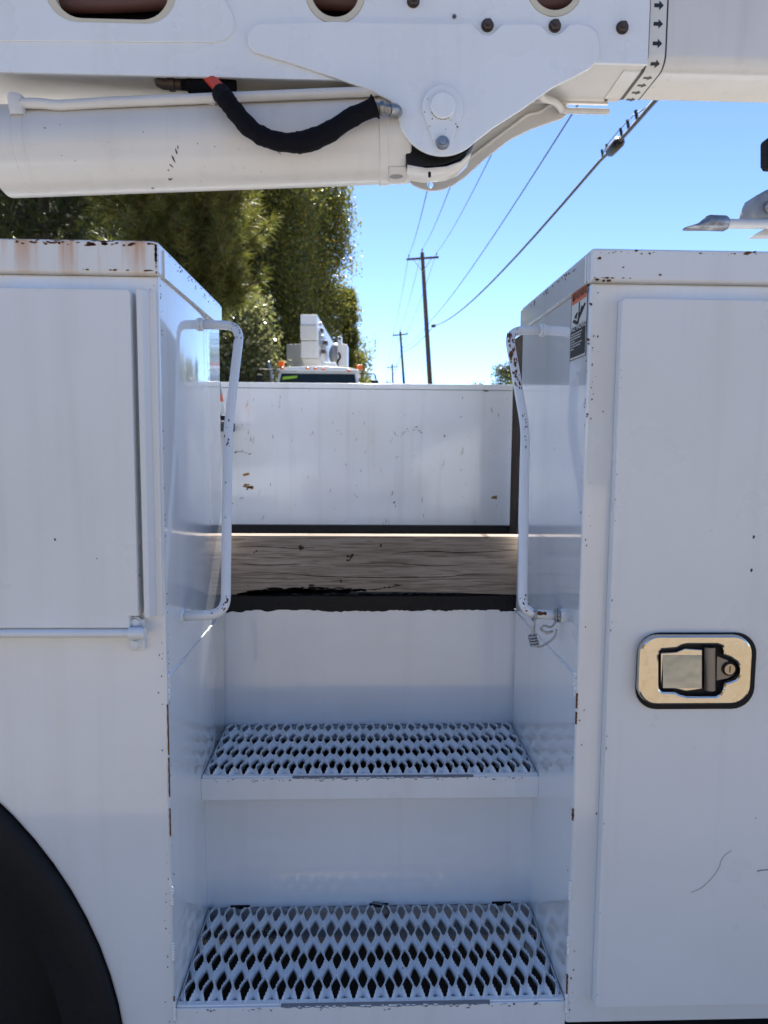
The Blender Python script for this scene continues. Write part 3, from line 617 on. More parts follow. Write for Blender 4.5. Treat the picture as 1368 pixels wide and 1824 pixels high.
dshape('frame', [[(-.03,-.012),(1.03,-.012),(1.03,-.001),(-.03,-.001)], [(-.03,1.001),(1.03,1.001),(1.03,1.012),(-.03,1.012)], [(-.03,0),(-.002,0),(-.002,1),(-.03,1)], [(1.002,0),(1.03,0),(1.03,1),(1.002,1)]], M['rustysteel'], .0005)
dshape('pictogram', [[(.50,.20),(.56,.20),(.56,.36),(.50,.36)], [(.10,.44),(.20,.41),(.47,.475),(.44,.52)], [(.42,.50),(.50,.33),(.60,.36),(.58,.42),(.50,.515)], [(.55,.37),(.88,.25),(.93,.28),(.60,.43)], [(.22,.38),(.40,.325),(.44,.35),(.36,.42),(.30,.41),(.35,.37),(.26,.405)], [(.62,.335),(.64,.285),(.70,.27),(.735,.30),(.72,.345),(.66,.36)]], M['decblack'])
def dtext(txt, u, v, size, mat, name):
    cu = bpy.data.curves.new('tmp', 'FONT'); cu.body = txt; cu.size = size; cu.align_x = 'CENTER'; cu.extrude = .0001
    to = link(bpy.data.objects.new('tmp', cu)); dg = bpy.context.evaluated_depsgraph_get(); me = bpy.data.meshes.new_from_object(to.evaluated_get(dg)); bpy.data.objects.remove(to)
    p = dpt(u, v, .0013)                        # text reads from back to front as seen from the opening
    me.transform(Matrix(((0,0,-1,p.x),(-1,0,0,p.y),(0,1,0,p.z),(0,0,0,1)))); me.materials.clear(); me.name = name
    return finish(me, name, mat, dec)
dtext('WARNING', .57, .135, .0145, M['decblack'], 'lettering')
dshape('alert_triangle', [[(.08,.14),(.20,.14),(.14,.075)]], M['decblack'])
dtext('FALL HAZARD', .5, .585, .0110, M['decwhite'], 'lettering')
bars = []
rr = random.Random(77)
for k in range(7):
    v = .625+.037*k; u = .07; end = (.78,.74,.70,.34,.80,.68,.26)[k]
    while u < end:
        w_ = rr.uniform(.05, .13); bars.append([(u, v), (min(u+w_, end), v), (min(u+w_, end), v+.014), (u, v+.014)]); u += w_+.025
dshape('small_print', bars, M['decwhite'], .0013)

# --- rubber flare, wheel well and wheel
fl_in = AR-.085
MBr = MB(); n = 72; prof = [(AR-.001, Y0-.001), (AR-.002, Y0-.010), (AR-.012, Y0-.016), (AR-.045, Y0-.012), (fl_in, Y0+.006), (fl_in, Y0+.03), (AR-.004, Y0+.02)]
vs = [(AX+r_*math.cos(6.283185*i/n), y_, AZ+r_*math.sin(6.283185*i/n)) for i in range(n) for r_, y_ in prof]; k = len(prof)
MBr.add(vs, [(i*k+j, i*k+(j+1) % k, ((i+1) % n)*k+(j+1) % k, ((i+1) % n)*k+j) for i in range(n) for j in range(k)])
flare = MBr.build('fender_flare', M['rubber'], truck, 60)
MB().box(AX-AR*.7, AX+AR*.7, YC, YC+.01, .1, AZ+AR*.98).build('wheel_well', M['black'], truck)
wz = .51; prof = [(.50, 1.0), (.508, 1.02), (.51, 1.06), (.51, 1.24), (.50, 1.29), (.44, 1.31), (.29, 1.28), (.29, 1.02), (.34, .992), (.44, .985)]; k = len(prof); wx = AX-.01
vs = [(wx+r_*math.cos(6.283185*i/n), y_, wz+r_*math.sin(6.283185*i/n)) for i in range(n) for r_, y_ in prof]
whl = MB().add(vs, [(i*k+j, i*k+(j+1) % k, ((i+1) % n)*k+(j+1) % k, ((i+1) % n)*k+j) for i in range(n) for j in range(k)]).build('wheel', M['rubber'], truck, 50)
MB().cyl((wx, 1.05, wz), (wx, 1.25, wz), .292, seg=48).build('rim', M['steel'], whl, 40)
# chassis
for yv in (1.62, 2.46): MB().box(-2.3, 5.0, yv, yv+.08, .62, .86).build('frame_rail', M['black'], truck)
MB().box(-2.3, 2.3, 1.36, YFAR, ZBED-.05, ZBED-.012).build('bed_underside', M['black'], truck)
MB().box(-2.2, 2.2, 1.44, 1.45, .04, ZBED-.02).build('added_dark_plate', M['black'], truck)  # black plate added to block the sunlit ground seen through the treads
# far wheels so that the truck stands on the ground on both sides
for (x_, y_) in ((wx, 2.87),):
    c_ = whl.copy(); link(c_); c_.location = (0, 1.87, 0); c_.parent = truck; c_.matrix_parent_inverse = whl.matrix_parent_inverse
# --- boom ------------------------------------------------------------------
YB, YB2 = 1.92, 2.14
zb_l = U(300, 135, YB).z; zb_r = U(1110, 113, YB).z; ztop = zb_r+.42
xs = U(1156, 60, YB).x
oval = rrect(U(82, 20, YB).x, U(316, 20, YB).x, U(200, 42, YB).z, U(200, 42, YB).z+.165, .08)
hc1, hc2 = pxs([(597, -14)], YB)[0], pxs([(988, -24)], YB)[0]; rh1, rh2 = 50*YB/FPX, 48*YB/FPX
XBL = -2.6
boom = plate('boom', [(XBL, zb_l), (U(700, 137, YB).x, zb_l), (U(705, 113, YB).x, zb_r), (xs, zb_r), (xs, ztop), (XBL, ztop)], [oval, circ(hc1, rh1), circ(hc2, rh2)], YB, YB+.010, M['boom'], truck, bev=.001)
boom['label'] = 'white steel lower boom crossing above the bed'
xq = U(700, 150, YB).x
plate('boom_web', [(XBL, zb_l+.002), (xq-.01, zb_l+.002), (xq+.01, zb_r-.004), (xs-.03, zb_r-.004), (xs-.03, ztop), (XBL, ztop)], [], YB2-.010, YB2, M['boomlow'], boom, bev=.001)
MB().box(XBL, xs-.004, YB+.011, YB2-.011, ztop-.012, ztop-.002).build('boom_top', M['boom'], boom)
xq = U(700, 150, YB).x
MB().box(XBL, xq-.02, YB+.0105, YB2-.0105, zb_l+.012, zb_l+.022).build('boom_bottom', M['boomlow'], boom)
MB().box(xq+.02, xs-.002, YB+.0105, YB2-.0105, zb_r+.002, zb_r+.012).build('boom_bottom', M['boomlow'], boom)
# sleeves round the openings, hoses inside
def sleeve(loop, inset, name, mat, d):
    cx_ = sum(p[0] for p in loop)/len(loop); cz_ = sum(p[1] for p in loop)/len(loop)
    mb = MB(); n = len(loop); v = []
    for (a_, b2), y_ in (((1, 1), YB-.002), ((1, 1), YB+d), ((inset, inset), YB+d), ((inset, inset), YB-.002)):
        v += [(cx_+(p[0]-cx_)*a_, y_, cz_+(p[1]-cz_)*b2) for p in loop]
    f = [(q*n+i, q*n+(i+1) % n, ((q+1) % 4)*n+(i+1) % n, ((q+1) % 4)*n+i) for q in range(4) for i in range(n)]
    o = mb.add(v, f).build(name, mat, boom, 40); return o
sleeve(oval, .88, 'opening_rim', M['cream'], .03); sleeve(circ(hc1, rh1-.0005), .80, 'opening_rim', M['cream'], .03); sleeve(circ(hc2, rh2-.0005), .80, 'opening_rim', M['cream'], .03)
zc_ = U(200, 0, YB+.08).z
for k, (dz, dy, mt) in enumerate(((.0, .07, 'dullred'), (.035, .10, 'sleeve'), (-.012, .12, 'sleeve'), (.06, .08, 'dullred'), (.09, .11, 'sleeve'), (.03, .06, 'dullred'))):
    pt = [(XBL+.5, YB+dy, zc_+dz), (-1.1, YB+dy, zc_+dz+.02*(k % 3)), (-.75, YB+dy, zc_+dz-.02), (-.3, YB+dy+.02, zc_+dz+.02), (.2, YB+dy, zc_+dz), (.7, YB+dy, zc_+dz+.03)]
    MB().tube(smooth_path(pt, 6), .021, 12).build('inner_hose', M[mt], boom, 180)
MB().box(XBL, xs-.01, YB2-.03, YB2-.0105, zb_r+.03, ztop-.02).build('inner_dark_sheet', M['black'], boom)  # black sheet standing in for the dark inside of the boom
# doubler plate round the oval opening, weld bead
dpx = pxs([(-40, 74), (385, 77), (402, 72), (414, 60), (419, 44), (415, 26), (405, 8), (395, -8)], YB)
plate('doubler_plate', [(XBL, dpx[0][1])]+dpx+[(dpx[-1][0], ztop-.05), (XBL, ztop-.05)], [[((p[0]-sum(q[0] for q in oval)/len(oval))*1.0+sum(q[0] for q in oval)/len(oval), p[1]) for p in oval]], YB-.004, YB-.0002, M['boom'], boom, bev=.0015)
# gusset plates and pin
GY = YB-.010
cpin = pxs([(788, 192)], GY)[0]; K = GY/FPX
def pxl(l, Y): return pxs(l, Y)
bowl = [(cpin[0]+78*K*math.cos(R(a_)), cpin[1]+78*K*math.sin(R(a_))) for a_ in range(196, 318, 6)]
g_out = pxl([(455, 42), (440, 60), (442, 80), (452, 92), (520, 112), (590, 136), (660, 160), (695, 178), (707, 190)], GY)+bowl+pxl([(880, 226), (930, 194), (985, 155), (1020, 138), (1050, 122), (1062, 110), (1068, 96), (1068, 75), (1062, 56), (1048, 45), (1030, 42), (1014, 43), (1006, 52), (997, 60), (988, 62), (978, 60), (970, 52), (962, 43), (940, 42), (894, 43), (886, 52), (877, 60), (868, 62), (858, 59), (850, 52), (842, 42), (700, 40), (597, 38)], GY)
gus = plate('gusset_plate', g_out, [], GY, YB-.0002, M['boom'], boom, bev=.002); gus['label'] = 'near gusset plate carrying the cylinder pin'
YG2 = YB2+.012
g2 = pxl([(722, 318), (735, 331), (750, 338), (766, 342), (786, 340), (806, 332), (828, 317), (862, 286), (905, 252), (945, 232), (1000, 213), (1012, 203), (1005, 180), (960, 150), (900, 150), (760, 170), (720, 240)], YG2)
hole2 = circ(pxs([(766, 331)], YG2)[0], 5.5*YG2/FPX, n=16)
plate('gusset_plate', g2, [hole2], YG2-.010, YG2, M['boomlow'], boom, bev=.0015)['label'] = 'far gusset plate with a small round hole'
# ribs on the far gusset
MB().tube(fillet([U(x, y, YG2-.013) for x, y in ((835, 282), (925, 215), (938, 204), (962, 200), (975, 190), (1010, 170))], .02), .0045, 8).build('gusset_rib', M['boomlow'], boom, 180)
MB().tube([U(996, 197, YB2-.005), U(1084, 199, YB2-.005)], .0085, 12).build('edge_bead', M['boomlow'], boom, 60)
MB().tube(smooth_path([U(x, y, yy) for x, y, yy in ((960, 168, 2.02), (968, 175, 2.05), (985, 180, 2.08), (995, 188, 2.11), (1000, 196, 2.13))], 5), .010, 10).build('weld_bead', M['boomlow'], boom, 180)
# retainer, pin, bolts
def bolt(px, py, Y, r_, mat=None, parent=boom, tall=.016, name='bolt'):
    p = U(px, py, Y); mat = mat or M['rustysteel']; mb = MB()
    mb.cyl(p, p+Vector((0, -.003, 0)), r_*1.18, seg=24); mb.tube([p+Vector((0, -.003, 0)), p+Vector((0, -tall*.7, 0)), p+Vector((0, -tall*.75, 0))], [r_, r_, r_*.85], 6); mb.cyl(p+Vector((0, -tall*.7, 0)), p+Vector((0, -tall*1.25, 0)), r_*.55, seg=14)
    return mb.build(name, mat, parent, 35)
low = pxs([(788, 256)], GY)[0]; r1, r2 = 35*K, 13*K
tear = circ(cpin, r1, n=30, a0=-20, a1=200)+circ(low, r2, n=12, a0=195, a1=345)
ret = plate('pin_retainer', tear, [], GY-.008, GY-.0002, M['boom'], boom, bev=.0015)
MB().tube([(cpin[0], GY-.008, cpin[1]), (cpin[0], GY-.016, cpin[1]), (cpin[0], GY-.018, cpin[1])], [21*K, 21*K, 19.5*K], 32).build('pin', M['boom'], boom, 35)
bolt(788, 255, GY-.008, 10*K, M['steel'], tall=.012)
for px, py, Y in ((736, 3, YB), (868, 46, YB), (988, 47, YB), (1108, 50, YB)): bolt(px, py, Y, 9*YB/FPX)
bolt(809, 30, YB, 3*K, M['steel'], tall=.004, name='rivet')
for px, py in ((1110, 133), (1079, 178)):
    p = UZ(px, py, zb_r+.002); MB().cyl(p, p+Vector((0, 0, -.002)), .005, seg=12).build('plug', M['rustysteel'], boom)
rq = random.Random(21); sp = []
for px, py, s in ((776,188,.0022),(782,181,.0022),(772,200,.0014),(815,226,.0026),(812,221,.0018),(803,214,.0012),(770,212,.0015),(765,225,.0016),(794,230,.0012),(757,200,.0016),(762,176,.0012)):
    sp.append((U(px, py, GY-.0082), (0,-1,0), s, 1.5, (1,0,rq.uniform(-1,1))))
for i in range(16):
    a_ = R(rq.uniform(205, 300)); sp.append(((cpin[0]+21.5*K*math.cos(a_), GY-.0084, cpin[1]+21.5*K*math.sin(a_)), (0,-1,0), .0010, 2, (-math.sin(a_),0,math.cos(a_))))
chips('pin_rust', sp, M['rust'], ret, 11)
# glass fibre boom section with arrow tape
XE = 3.2; yf, yk = YB+.010, YB2-.006; zg = zb_r-.001; rc_ = .035
def gelsec(g=0):
    out = []
    for cy, cz, a0 in ((yf+rc_, zg+rc_, 180), (yk-rc_, zg+rc_, 270), (yk-rc_, ztop-.03-rc_, 0), (yf+rc_, ztop-.03-rc_, 90)):
        out += [(cy+(rc_+g)*math.cos(R(a0+90*k/6)), cz+(rc_+g)*math.sin(R(a0+90*k/6))) for k in range(7)]
    return out
def extr(sec, xa, xb, name, mat, parent):
    n = len(sec); return MB().add([(xa, y_, z_) for y_, z_ in sec]+[(xb, y_, z_) for y_, z_ in sec], [(i, (i+1) % n, n+(i+1) % n, n+i) for i in range(n)]+[tuple(range(n-1, -1, -1)), tuple(range(n, 2*n))]).build(name, mat, parent, 40)
fg = extr(gelsec(), xs-.05, XE, 'fibreglass_boom', M['gel'], truck); fg['label'] = 'glossy white fibreglass boom section at upper right'
xt = U(1188, 40, yf).x
extr(gelsec(.0006), xs+.004, xt, 'arrow_tape', M['decwhite'], fg)
extr(gelsec(.0009), xt-.002, xt+.002, 'tape_edge', M['decblack'], fg)
extr(gelsec(.0012), xs-.004, xs+.005, 'sealant', M['rustysteel'], fg)
def arrow(o_, ex, ez, s, nrm):
    o_ = Vector(o_); ex = Vector(ex); ez = Vector(ez)
    l = [(-.55,.2),(0,.2),(0,.5),(.5,0),(0,-.5),(0,-.2),(-.55,-.2)]
    MB().prism([o_+ex*(x*s)+ez*(z*s) for x, z in l], Vector(nrm)*.0006).build('arrow', M['decblack'], fg)
xa = (xs+.005+xt)/2; sz = .024
for py in (10, 43, 78): arrow((xa, yf-.0007, U(1172, py, yf).z), (1,0,0), (0,0,1), sz, (0,-1,0))
zc2 = zg+rc_-.030; arrow((xa, yf+.0085, zg+.0115), (1,0,0), (0,.6,-.6), sz, (0,-.7,-.7))
for yv in (yf+.055, yf+.095, yf+.135, yf+.175): arrow((xa, yv, zg-.0007), (1,0,0), (0,1,0), sz, (0,0,-1))
# --- lift cylinder
YM = (YB+YB2)/2
ca = U(4, 272, YM); cb = U(727, 247, YM); rcy = 70*YM/FPX
axis = (cb-ca).normalized()
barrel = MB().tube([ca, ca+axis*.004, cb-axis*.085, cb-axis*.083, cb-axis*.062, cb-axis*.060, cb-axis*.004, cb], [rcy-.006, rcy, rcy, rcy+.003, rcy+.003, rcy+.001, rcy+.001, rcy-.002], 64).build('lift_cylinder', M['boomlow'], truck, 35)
barrel['label'] = 'thick white hydraulic lift cylinder under the boom'
for t_ in (.085, .118): MB().tube([ca+axis*(t_*.9), ca+axis*(t_*.9+.0015)], rcy+.0006, 64).build('weld_ring', M['boomlow'], barrel, 60)
rq = random.Random(41); sp = []
def oncyl(px, py):
    r = ray(px, py); o_ = Vector((0, 0, EZ)); # first hit with the barrel
    rp = r-axis*r.dot(axis); q = (o_-ca); q = q-axis*q.dot(axis); A_ = rp.dot(rp); B_ = 2*rp.dot(q); C_ = q.dot(q)-rcy*rcy; D_ = B_*B_-4*A_*C_
    if D_ < 0: return None
    p = o_+r*((-B_-math.sqrt(D_))/(2*A_)); n = p-ca; n = n-axis*n.dot(axis); return p, n.normalized()
for px, py, s, st, d in ((317,262,.002,3,(0,0,1)),(314,270,.0022,4,(-.2,0,1)),(309,283,.003,4,(-.3,0,1)),(305,295,.0025,3,(-.7,0,1)),(300,303,.002,2,(-1,0,1)),(303,319,.004,2,(1,0,.4)),(272,335,.004,1.2,(1,0,-1)),(382,261,.002,1,(1,0,0)),(497,272,.0012,8,(-1,0,1)),(352,256,.0018,1,(1,0,0)),(80,228,.0018,2,(1,0,-.8)),(107,222,.0015,1,(1,0,0)),(255,235,.0014,1.6,(0,0,1)),(192,253,.0014,1,(1,0,0)),(425,266,.0012,1,(1,0,0)),(365,297,.0013,1,(1,0,0)),(465,305,.0014,1,(1,0,0)),(434,299,.0013,1,(1,0,0)),(358,323,.0014,1,(1,0,0)),(700,228,.002,1,(1,0,0)),(684,265,.0014,3,(0,0,1)),(110,277,.0015,1,(1,0,0)),(134,286,.0014,1,(1,0,0)),(236,302,.001,1,(1,0,0))):
    h = oncyl(px, py)
    if h: sp.append((h[0], h[1], s, st, d))
chips('barrel_chip', sp, M['chip'], barrel, 12)
# end pad with oval hole and screw
pp = oncyl(706, 309)
if pp:
    p, n = pp; e1 = axis; e2 = n.cross(e1).normalized()
    MB().prism([p+e1*a_+e2*b2+n*.003 for a_, b2 in ((-.020,-.030),(.026,-.030),(.026,.026),(-.020,.026))], -n*.006).build('port_pad', M['boomlow'], barrel, bevel=.001)
    MB().prism([p+e1*.019*math.cos(k)+e2*(-.008+.0085*math.sin(k))+n*.0036 for k in np.linspace(0, 6.1, 20)], -n*.002).build('port_recess', M['lav'], barrel)
# clevis
yv0, yv1 = YB+.022, YB+.115
cl = [(p.x, p.z) for p in [U(x, y, yv0) for x, y in ((716,195),(720,250),(724,291),(745,298),(790,294),(815,285),(834,270),(846,252),(850,235),(846,190))]]
clv = plate('clevis', cl, [], yv0, yv1, M['black'], barrel, bev=.004)
cb2 = [(p.x, p.z) for p in [U(x, y, yv0-.004) for x, y in ((726,293),(760,299),(795,296),(820,287),(837,272),(840,274),(822,290),(798,299),(760,302),(726,297))]]
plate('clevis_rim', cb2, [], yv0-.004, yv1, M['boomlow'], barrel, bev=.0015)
p = U(765, 308, yv0-.005); MB().tube([p, p+Vector((0, -.004, -.004)), p+Vector((0, -.005, -.012))], .004, 10).build('grease_nipple', M['black'], barrel, 60)
# pipe on top of the cylinder
pp = fillet([U(30, 184, 1.925), U(75, 184, 1.925), U(100, 188, 1.925), U(180, 183, 1.925), U(660, 163, 1.925), U(735, 154, 1.925)], .03)
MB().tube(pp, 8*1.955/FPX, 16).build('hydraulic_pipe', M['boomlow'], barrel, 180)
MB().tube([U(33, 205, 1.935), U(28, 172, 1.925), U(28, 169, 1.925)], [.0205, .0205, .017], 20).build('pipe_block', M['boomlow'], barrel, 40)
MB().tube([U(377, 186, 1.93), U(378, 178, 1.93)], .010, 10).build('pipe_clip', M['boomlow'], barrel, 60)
# hoses
YH = 1.875
hs = smooth_path([U(x, y, yy) for x, y, yy in ((393,166,1.905),(403,178,YH),(420,200,YH),(445,228,YH),(475,246,YH),(510,254,YH),(545,252,YH),(585,236,YH),(625,210,YH),(668,190,YH))], 8)
rq = random.Random(50); hr_ = [.0228+.0010*math.sin(i*.9)+rq.uniform(-.0008, .0012)+(.003 if 44 < i < 58 else 0) for i in range(len(hs))]; hr_[0] = .022; hr_[-1] = .030
hose = MB().tube(hs, hr_, 20).build('hydraulic_hose', M['sleeve'], truck, 180); hose['label'] = 'orange red hose in a black sleeve, looping under the boom'
MB().tube(smooth_path([U(335,118,1.965), U(362,132,1.95), U(384,150,1.925), U(404,176,1.885)], 6), .0150, 14).build('red_hose', M['redhose'], hose, 180)
MB().tube([U(664,192,YH), U(676,193,YH), U(677,193,YH), U(684,193,YH), U(685,193,YH), U(697,196,YH)], [.013,.013,.0165,.0165,.012,.012], 6).build('hose_fitting', M['steel'], hose, 30)
MB().tube(smooth_path([U(694,195,YH), U(704,196,YH+.01), U(707,200,YH+.04), U(707,201,1.93)], 5), .015, 12).build('fitting_elbow', M['steel'], hose, 60)
bh = MB().tube(smooth_path([U(326,151,1.97), U(345,153,1.96), U(380,156,1.955), U(420,162,1.97)], 5), [.014]*4+[.022]*6+[.025]*6, 14).build('hydraulic_hose', M['sleeve'], truck, 180); bh['label'] = 'dark hose stub with a rusty elbow fitting'
MB().tube([U(283,138,1.97), U(285,146,1.97), U(292,149,1.97), U(300,149,1.97), U(301,149,1.97), U(312,149,1.97), U(313,150,1.97), U(328,151,1.97)], [.013,.015,.015,.015,.019,.019,.014,.014], 10).build('elbow_fitting', M['rustysteel'], bh, 40)

# ------------------------------------------------------------------ things on the truck
# traffic cone on the left, mostly hidden behind the left cabinet
ck = U(381, 742, 2.45)
hb = MB().box(ck.x-.18, ck.x+.01, 2.30, YFAR-.005, ck.z-.045, ck.z-.012).build('cone_shelf', M['black'], truck, bevel=.003)
cone = thing('traffic_cone', 'small orange and white traffic cone half hidden behind the left cabinet', 'cone', (ck.x, 2.45, ck.z-.012))
MB().box(ck.x-.05, ck.x+.05, 2.40, 2.50, ck.z-.012, ck.z+.004).build('base', M['black'], cone, bevel=.006)
for z0, z1, mt in ((.004, .05, 'decwhite'), (.05, .075, 'orange'), (.075, .12, 'lav')):
    rA = .046-.0*z0; MB().tube([(ck.x, 2.45, ck.z+z0), (ck.x, 2.45, ck.z+z1)], [.042-(z0-.004)*.16, .042-(z1-.004)*.16], 24).build('band', M[mt], cone, 40)
# bar with flattened tip held on a bracket at the right
YT = 1.62
bar = thing('pry_bar', 'pale steel bar with a flattened grey tip pointing left above right cabinet', 'tool', U(1290, 400, YT))
a, b_ = U(1262, 398, YT), U(1500, 401, YT)
MB().tube([a, b_], 8.2*YT/FPX, 18).build('shaft', M['gel'], bar, 40)
MB().tube([U(1258, 397, YT), U(1262, 397, YT), U(1290, 398, YT), U(1295, 398, YT)], [.0150, .0172, .0172, .0135], 20).build('collar', M['steel'], bar, 40)
mb = MB(); sec = [(1262, 12.5, 13, 398), (1252, 10, 12, 400.5), (1243, 6, 13, 404), (1228, 3.2, 13, 406.5), (1219, 1.8, 8, 407.5)]; vs = []
for px, hz, hy, py in sec:
    c_ = U(px, py, YT); hz *= YT/FPX; hy *= YT/FPX
    vs += [(c_.x, YT+hy*math.cos(k), c_.z+hz*math.sin(k)) for k in np.linspace(0, 2*math.pi, 13)[:-1]]
mb.add(vs, [(i*12+k, i*12+(k+1) % 12, (i+1)*12+(k+1) % 12, (i+1)*12+k) for i in range(4) for k in range(12)]+[tuple(range(12)), tuple(range(59, 47, -1))]).build('tip', M['steel'], bar, 60)
brk = thing('winch_bracket', 'rounded grey cast bracket with black knob at the right edge above the cabinet', 'bracket', (U(1400, 430, 1.70).x, 1.70, ZT))
mb = MB(); pts = [U(x, y, 1.66) for x, y in ((1344,392),(1341,378),(1344,362),(1352,345),(1370,335),(1420,330),(1440,345),(1445,392))]
mb.prism(pts, (0, .07, 0)).build('casting', M['lav'], brk, bevel=.012, bseg=4)
p = U(1372, 368, 1.655); MB().tube([p, p+Vector((0,-.008,0))], [.014, .012], 20).build('boss', M['steel'], brk, 40)
MB().box(U(1405, 400, 1.7).x, U(1445, 400, 1.7).x, 1.67, 1.72, ZBED, U(1400, 390, 1.7).z).build('post', M['lav'], brk, bevel=.003)
mb = MB(); mb.prism([U(x, y, 1.64) for x, y in ((1343, 419), (1362, 408), (1470, 408), (1470, 419))], (0, .03, 0)).build('cradle', M['boomlow'], brk, bevel=.001)
MB().prism([U(x, y, 1.69) for x, y in ((1366,248),(1366,290),(1371,298),(1420,300),(1425,332),(1440,332),(1440,246),(1370,243))], (0, .03, 0)).build('knob', M['rubber'], brk, bevel=.006)
# rounded stones lying on the crossbar, a dry leaf
for i, (px, r_) in enumerate(((365,.0125),(391,.0140),(420,.0130),(450,.0130),(481,.0135),(507,.0135))):
    p = U(px, 1655, YS2-.022); r_ *= .85; z_ = ZLOW-.032+r_*.92
    o = MB().lump((p.x, YS2-.020, z_), (r_*1.05, r_, r_), i+3, 14, 10, .10).build('stone', M['lav'], None, 180)
    M.setdefault('stone', None)
    if M['stone'] is None:
        M['stone'], t, b = base('blue grey stone', (.12,.13,.15), .75); t.links.new(ramp(t, noise(t, 90, 6), [(.3,(.05,.055,.065)),(.7,(.20,.21,.23))]), b.inputs['Base Color']); bump(t, b, noise(t, 120, 5), .6, .004)
    o.data.materials[0] = M['stone']
    tag(o, ('rounded grey stone under the lower tread, %s from the left' % ('first','second','third','fourth','fifth','sixth')[i]) , 'stone', 'stones under the lower tread')
mb = MB(); p = UZ(945, 1690, ZLOW-.012)
mb.add([p+Vector(v) for v in ((0,-.02,-.004),(.012,-.006,0),(.014,.010,-.006),(.004,.026,.002),(-.010,.014,-.006),(-.012,-.004,-.002),(0,.002,.004))], [(0,1,6),(1,2,6),(2,3,6),(3,4,6),(4,5,6),(5,0,6)])
M['dryleaf'], _, _ = base('pale dry leaf', (.42,.40,.36), .8)
o = mb.build('dry_leaf', M['dryleaf'], None, 180); tag(o, 'pale curled dry leaf caught under the right of the lower tread', 'leaf')
# gravel stones on the ground under the step
mb = MB(); rr = random.Random(90)
for i in range(420): r_ = rr.uniform(.006, .02); mb.lump((rr.uniform(-.5, .55), rr.uniform(.9, 1.9), r_*.5), (r_, r_*rr.uniform(.7,1), r_*.6), i, 6, 4, .2)
M['gravel'], t, b = base('grey gravel', (.16,.15,.14), .9)
gv = mb.build('gravel', M['gravel'], None); gv['kind'] = 'stuff'; gv['label'] = 'loose grey gravel on the ground beneath the lower step'; gv['category'] = 'gravel'

# ------------------------------------------------------------------ far bucket truck
FY = 15.0; FS = FY/FPX
ft = thing('bucket_truck', 'distant white bucket truck facing the camera with orange roof lights', 'truck', (U(567, 800, FY).x, FY+2, 0))
def fp(px, py, Y=FY): return U(px, py, Y)
cx = fp(567, 700).x; zr = fp(567, 652).z
def fbox(name, x0, x1, y0, y1, z0, z1, mat, par=ft, bev=.03): return MB().box(x0, x1, y0, y1, z0, z1).build(name, mat, par, bevel=bev, bseg=3)
xl, xr_ = fp(486, 670).x, fp(644, 670).x
zw0 = fp(560, 660.5).z; zw1 = zw0-.78
cab = MB(); tp = .10
cab.add([(xl-.06, FY, zw1), (xr_+.06, FY, zw1), (xr_+.06, FY+1.7, zw1), (xl-.06, FY+1.7, zw1), (xl+tp, FY+.32, zw0+.02), (xr_-tp, FY+.32, zw0+.02), (xr_-tp, FY+1.7, zw0+.02), (xl+tp, FY+1.7, zw0+.02)], [(3,2,1,0),(4,5,6,7),(0,1,5,4),(1,2,6,5),(2,3,7,6),(3,0,4,7)])
cab = cab.build('cab', M['white'], ft, bevel=.04, bseg=3)
rfs = [(xl+.02, zw0+.012), (xl+.05, zw0+.05), (xl+.30, zw0+.10), (cx, zw0+.125), (xr_-.30, zw0+.10), (xr_-.05, zw0+.05), (xr_-.02, zw0+.012)]
MB().prism([(x, FY+.22, z) for x, z in rfs], (0, 1.45, 0)).build('cab_roof', M['white'], ft, bevel=.04, bseg=3)
def wpt(u, v): # on the raked windscreen plane, just proud
    z = zw1+.05+(zw0-.03-zw1-.05)*v; k = (z-zw1)/(zw0+.02-zw1); y = FY+.32*k-.012; a_ = xl-.06+(tp+.06)*k+.06; b2 = xr_+.06-(tp+.06)*k-.06
    return Vector((a_+(b2-a_)*u, y, z))
MB().prism([wpt(0,0), wpt(1,0), wpt(1,1), wpt(0,1)], (0, .01, 0)).build('windscreen', M['glass'], ft)
MB().prism([p+Vector((0,-.004,0)) for p in (wpt(.03,.80), wpt(.22,.86), wpt(.22,.93), wpt(.03,.89))], (0, .002, 0)).build('lime_sticker', M['lime'], ft)
fbox('bonnet', xl+.05, xr_-.05, FY-1.3, FY+.05, .75, zw1+.02, M['white'])
fbox('grille', cx-.45, cx+.45, FY-1.33, FY-1.28, .95, 1.55, M['black'])
fbox('bumper', xl-.15, xr_+.15, FY-1.5, FY-1.3, .5, .78, M['steel'])
for sx_ in (-1, 1):
    fbox('headlight', cx+sx_*.66-.14, cx+sx_*.66+.14, FY-1.33, FY-1.28, 1.1, 1.32, M['decwhite'])
    MB().cyl((cx+sx_*.72-.14, FY-.7, .5), (cx+sx_*.72+.14, FY-.7, .5), .5, seg=32).build('wheel', M['rubber'], ft, 40)
    MB().cyl((cx+sx_*.82-.25, FY+4.4, .5), (cx+sx_*.82+.25, FY+4.4, .5), .5, seg=32).build('wheel', M['rubber'], ft, 40)
fbox('chassis', cx-.45, cx+.45, FY-1.2, FY+6, .6, .9, M['black'])
fbox('utility_body', cx-1.15, cx+1.15, FY+1.9, FY+6.2, .85, 1.9, M['white'])
for px, py in ((503,656),(548,656),(562,656.5),(576,657),(622,660)):
    p = fp(px, py, FY+.2); MB().lump((p.x, FY+.21, p.z), (.045, .035, .024), px, 10, 6, .02).build('marker_light', M['amber'], ft, 180)
for px, py in ((500.5, 648), (640.5, 654)):
    p = fp(px, py, FY+.5); o = fbox('beacon', p.x-.065, p.x+.065, FY+.44, FY+.57, p.z-.055, p.z+.05, M['amber'], ft, .012)
    MB().cyl((p.x, FY+.5, p.z-.13), (p.x, FY+.5, p.z-.055), .025, seg=10).build('beacon_stem', M['black'], ft)
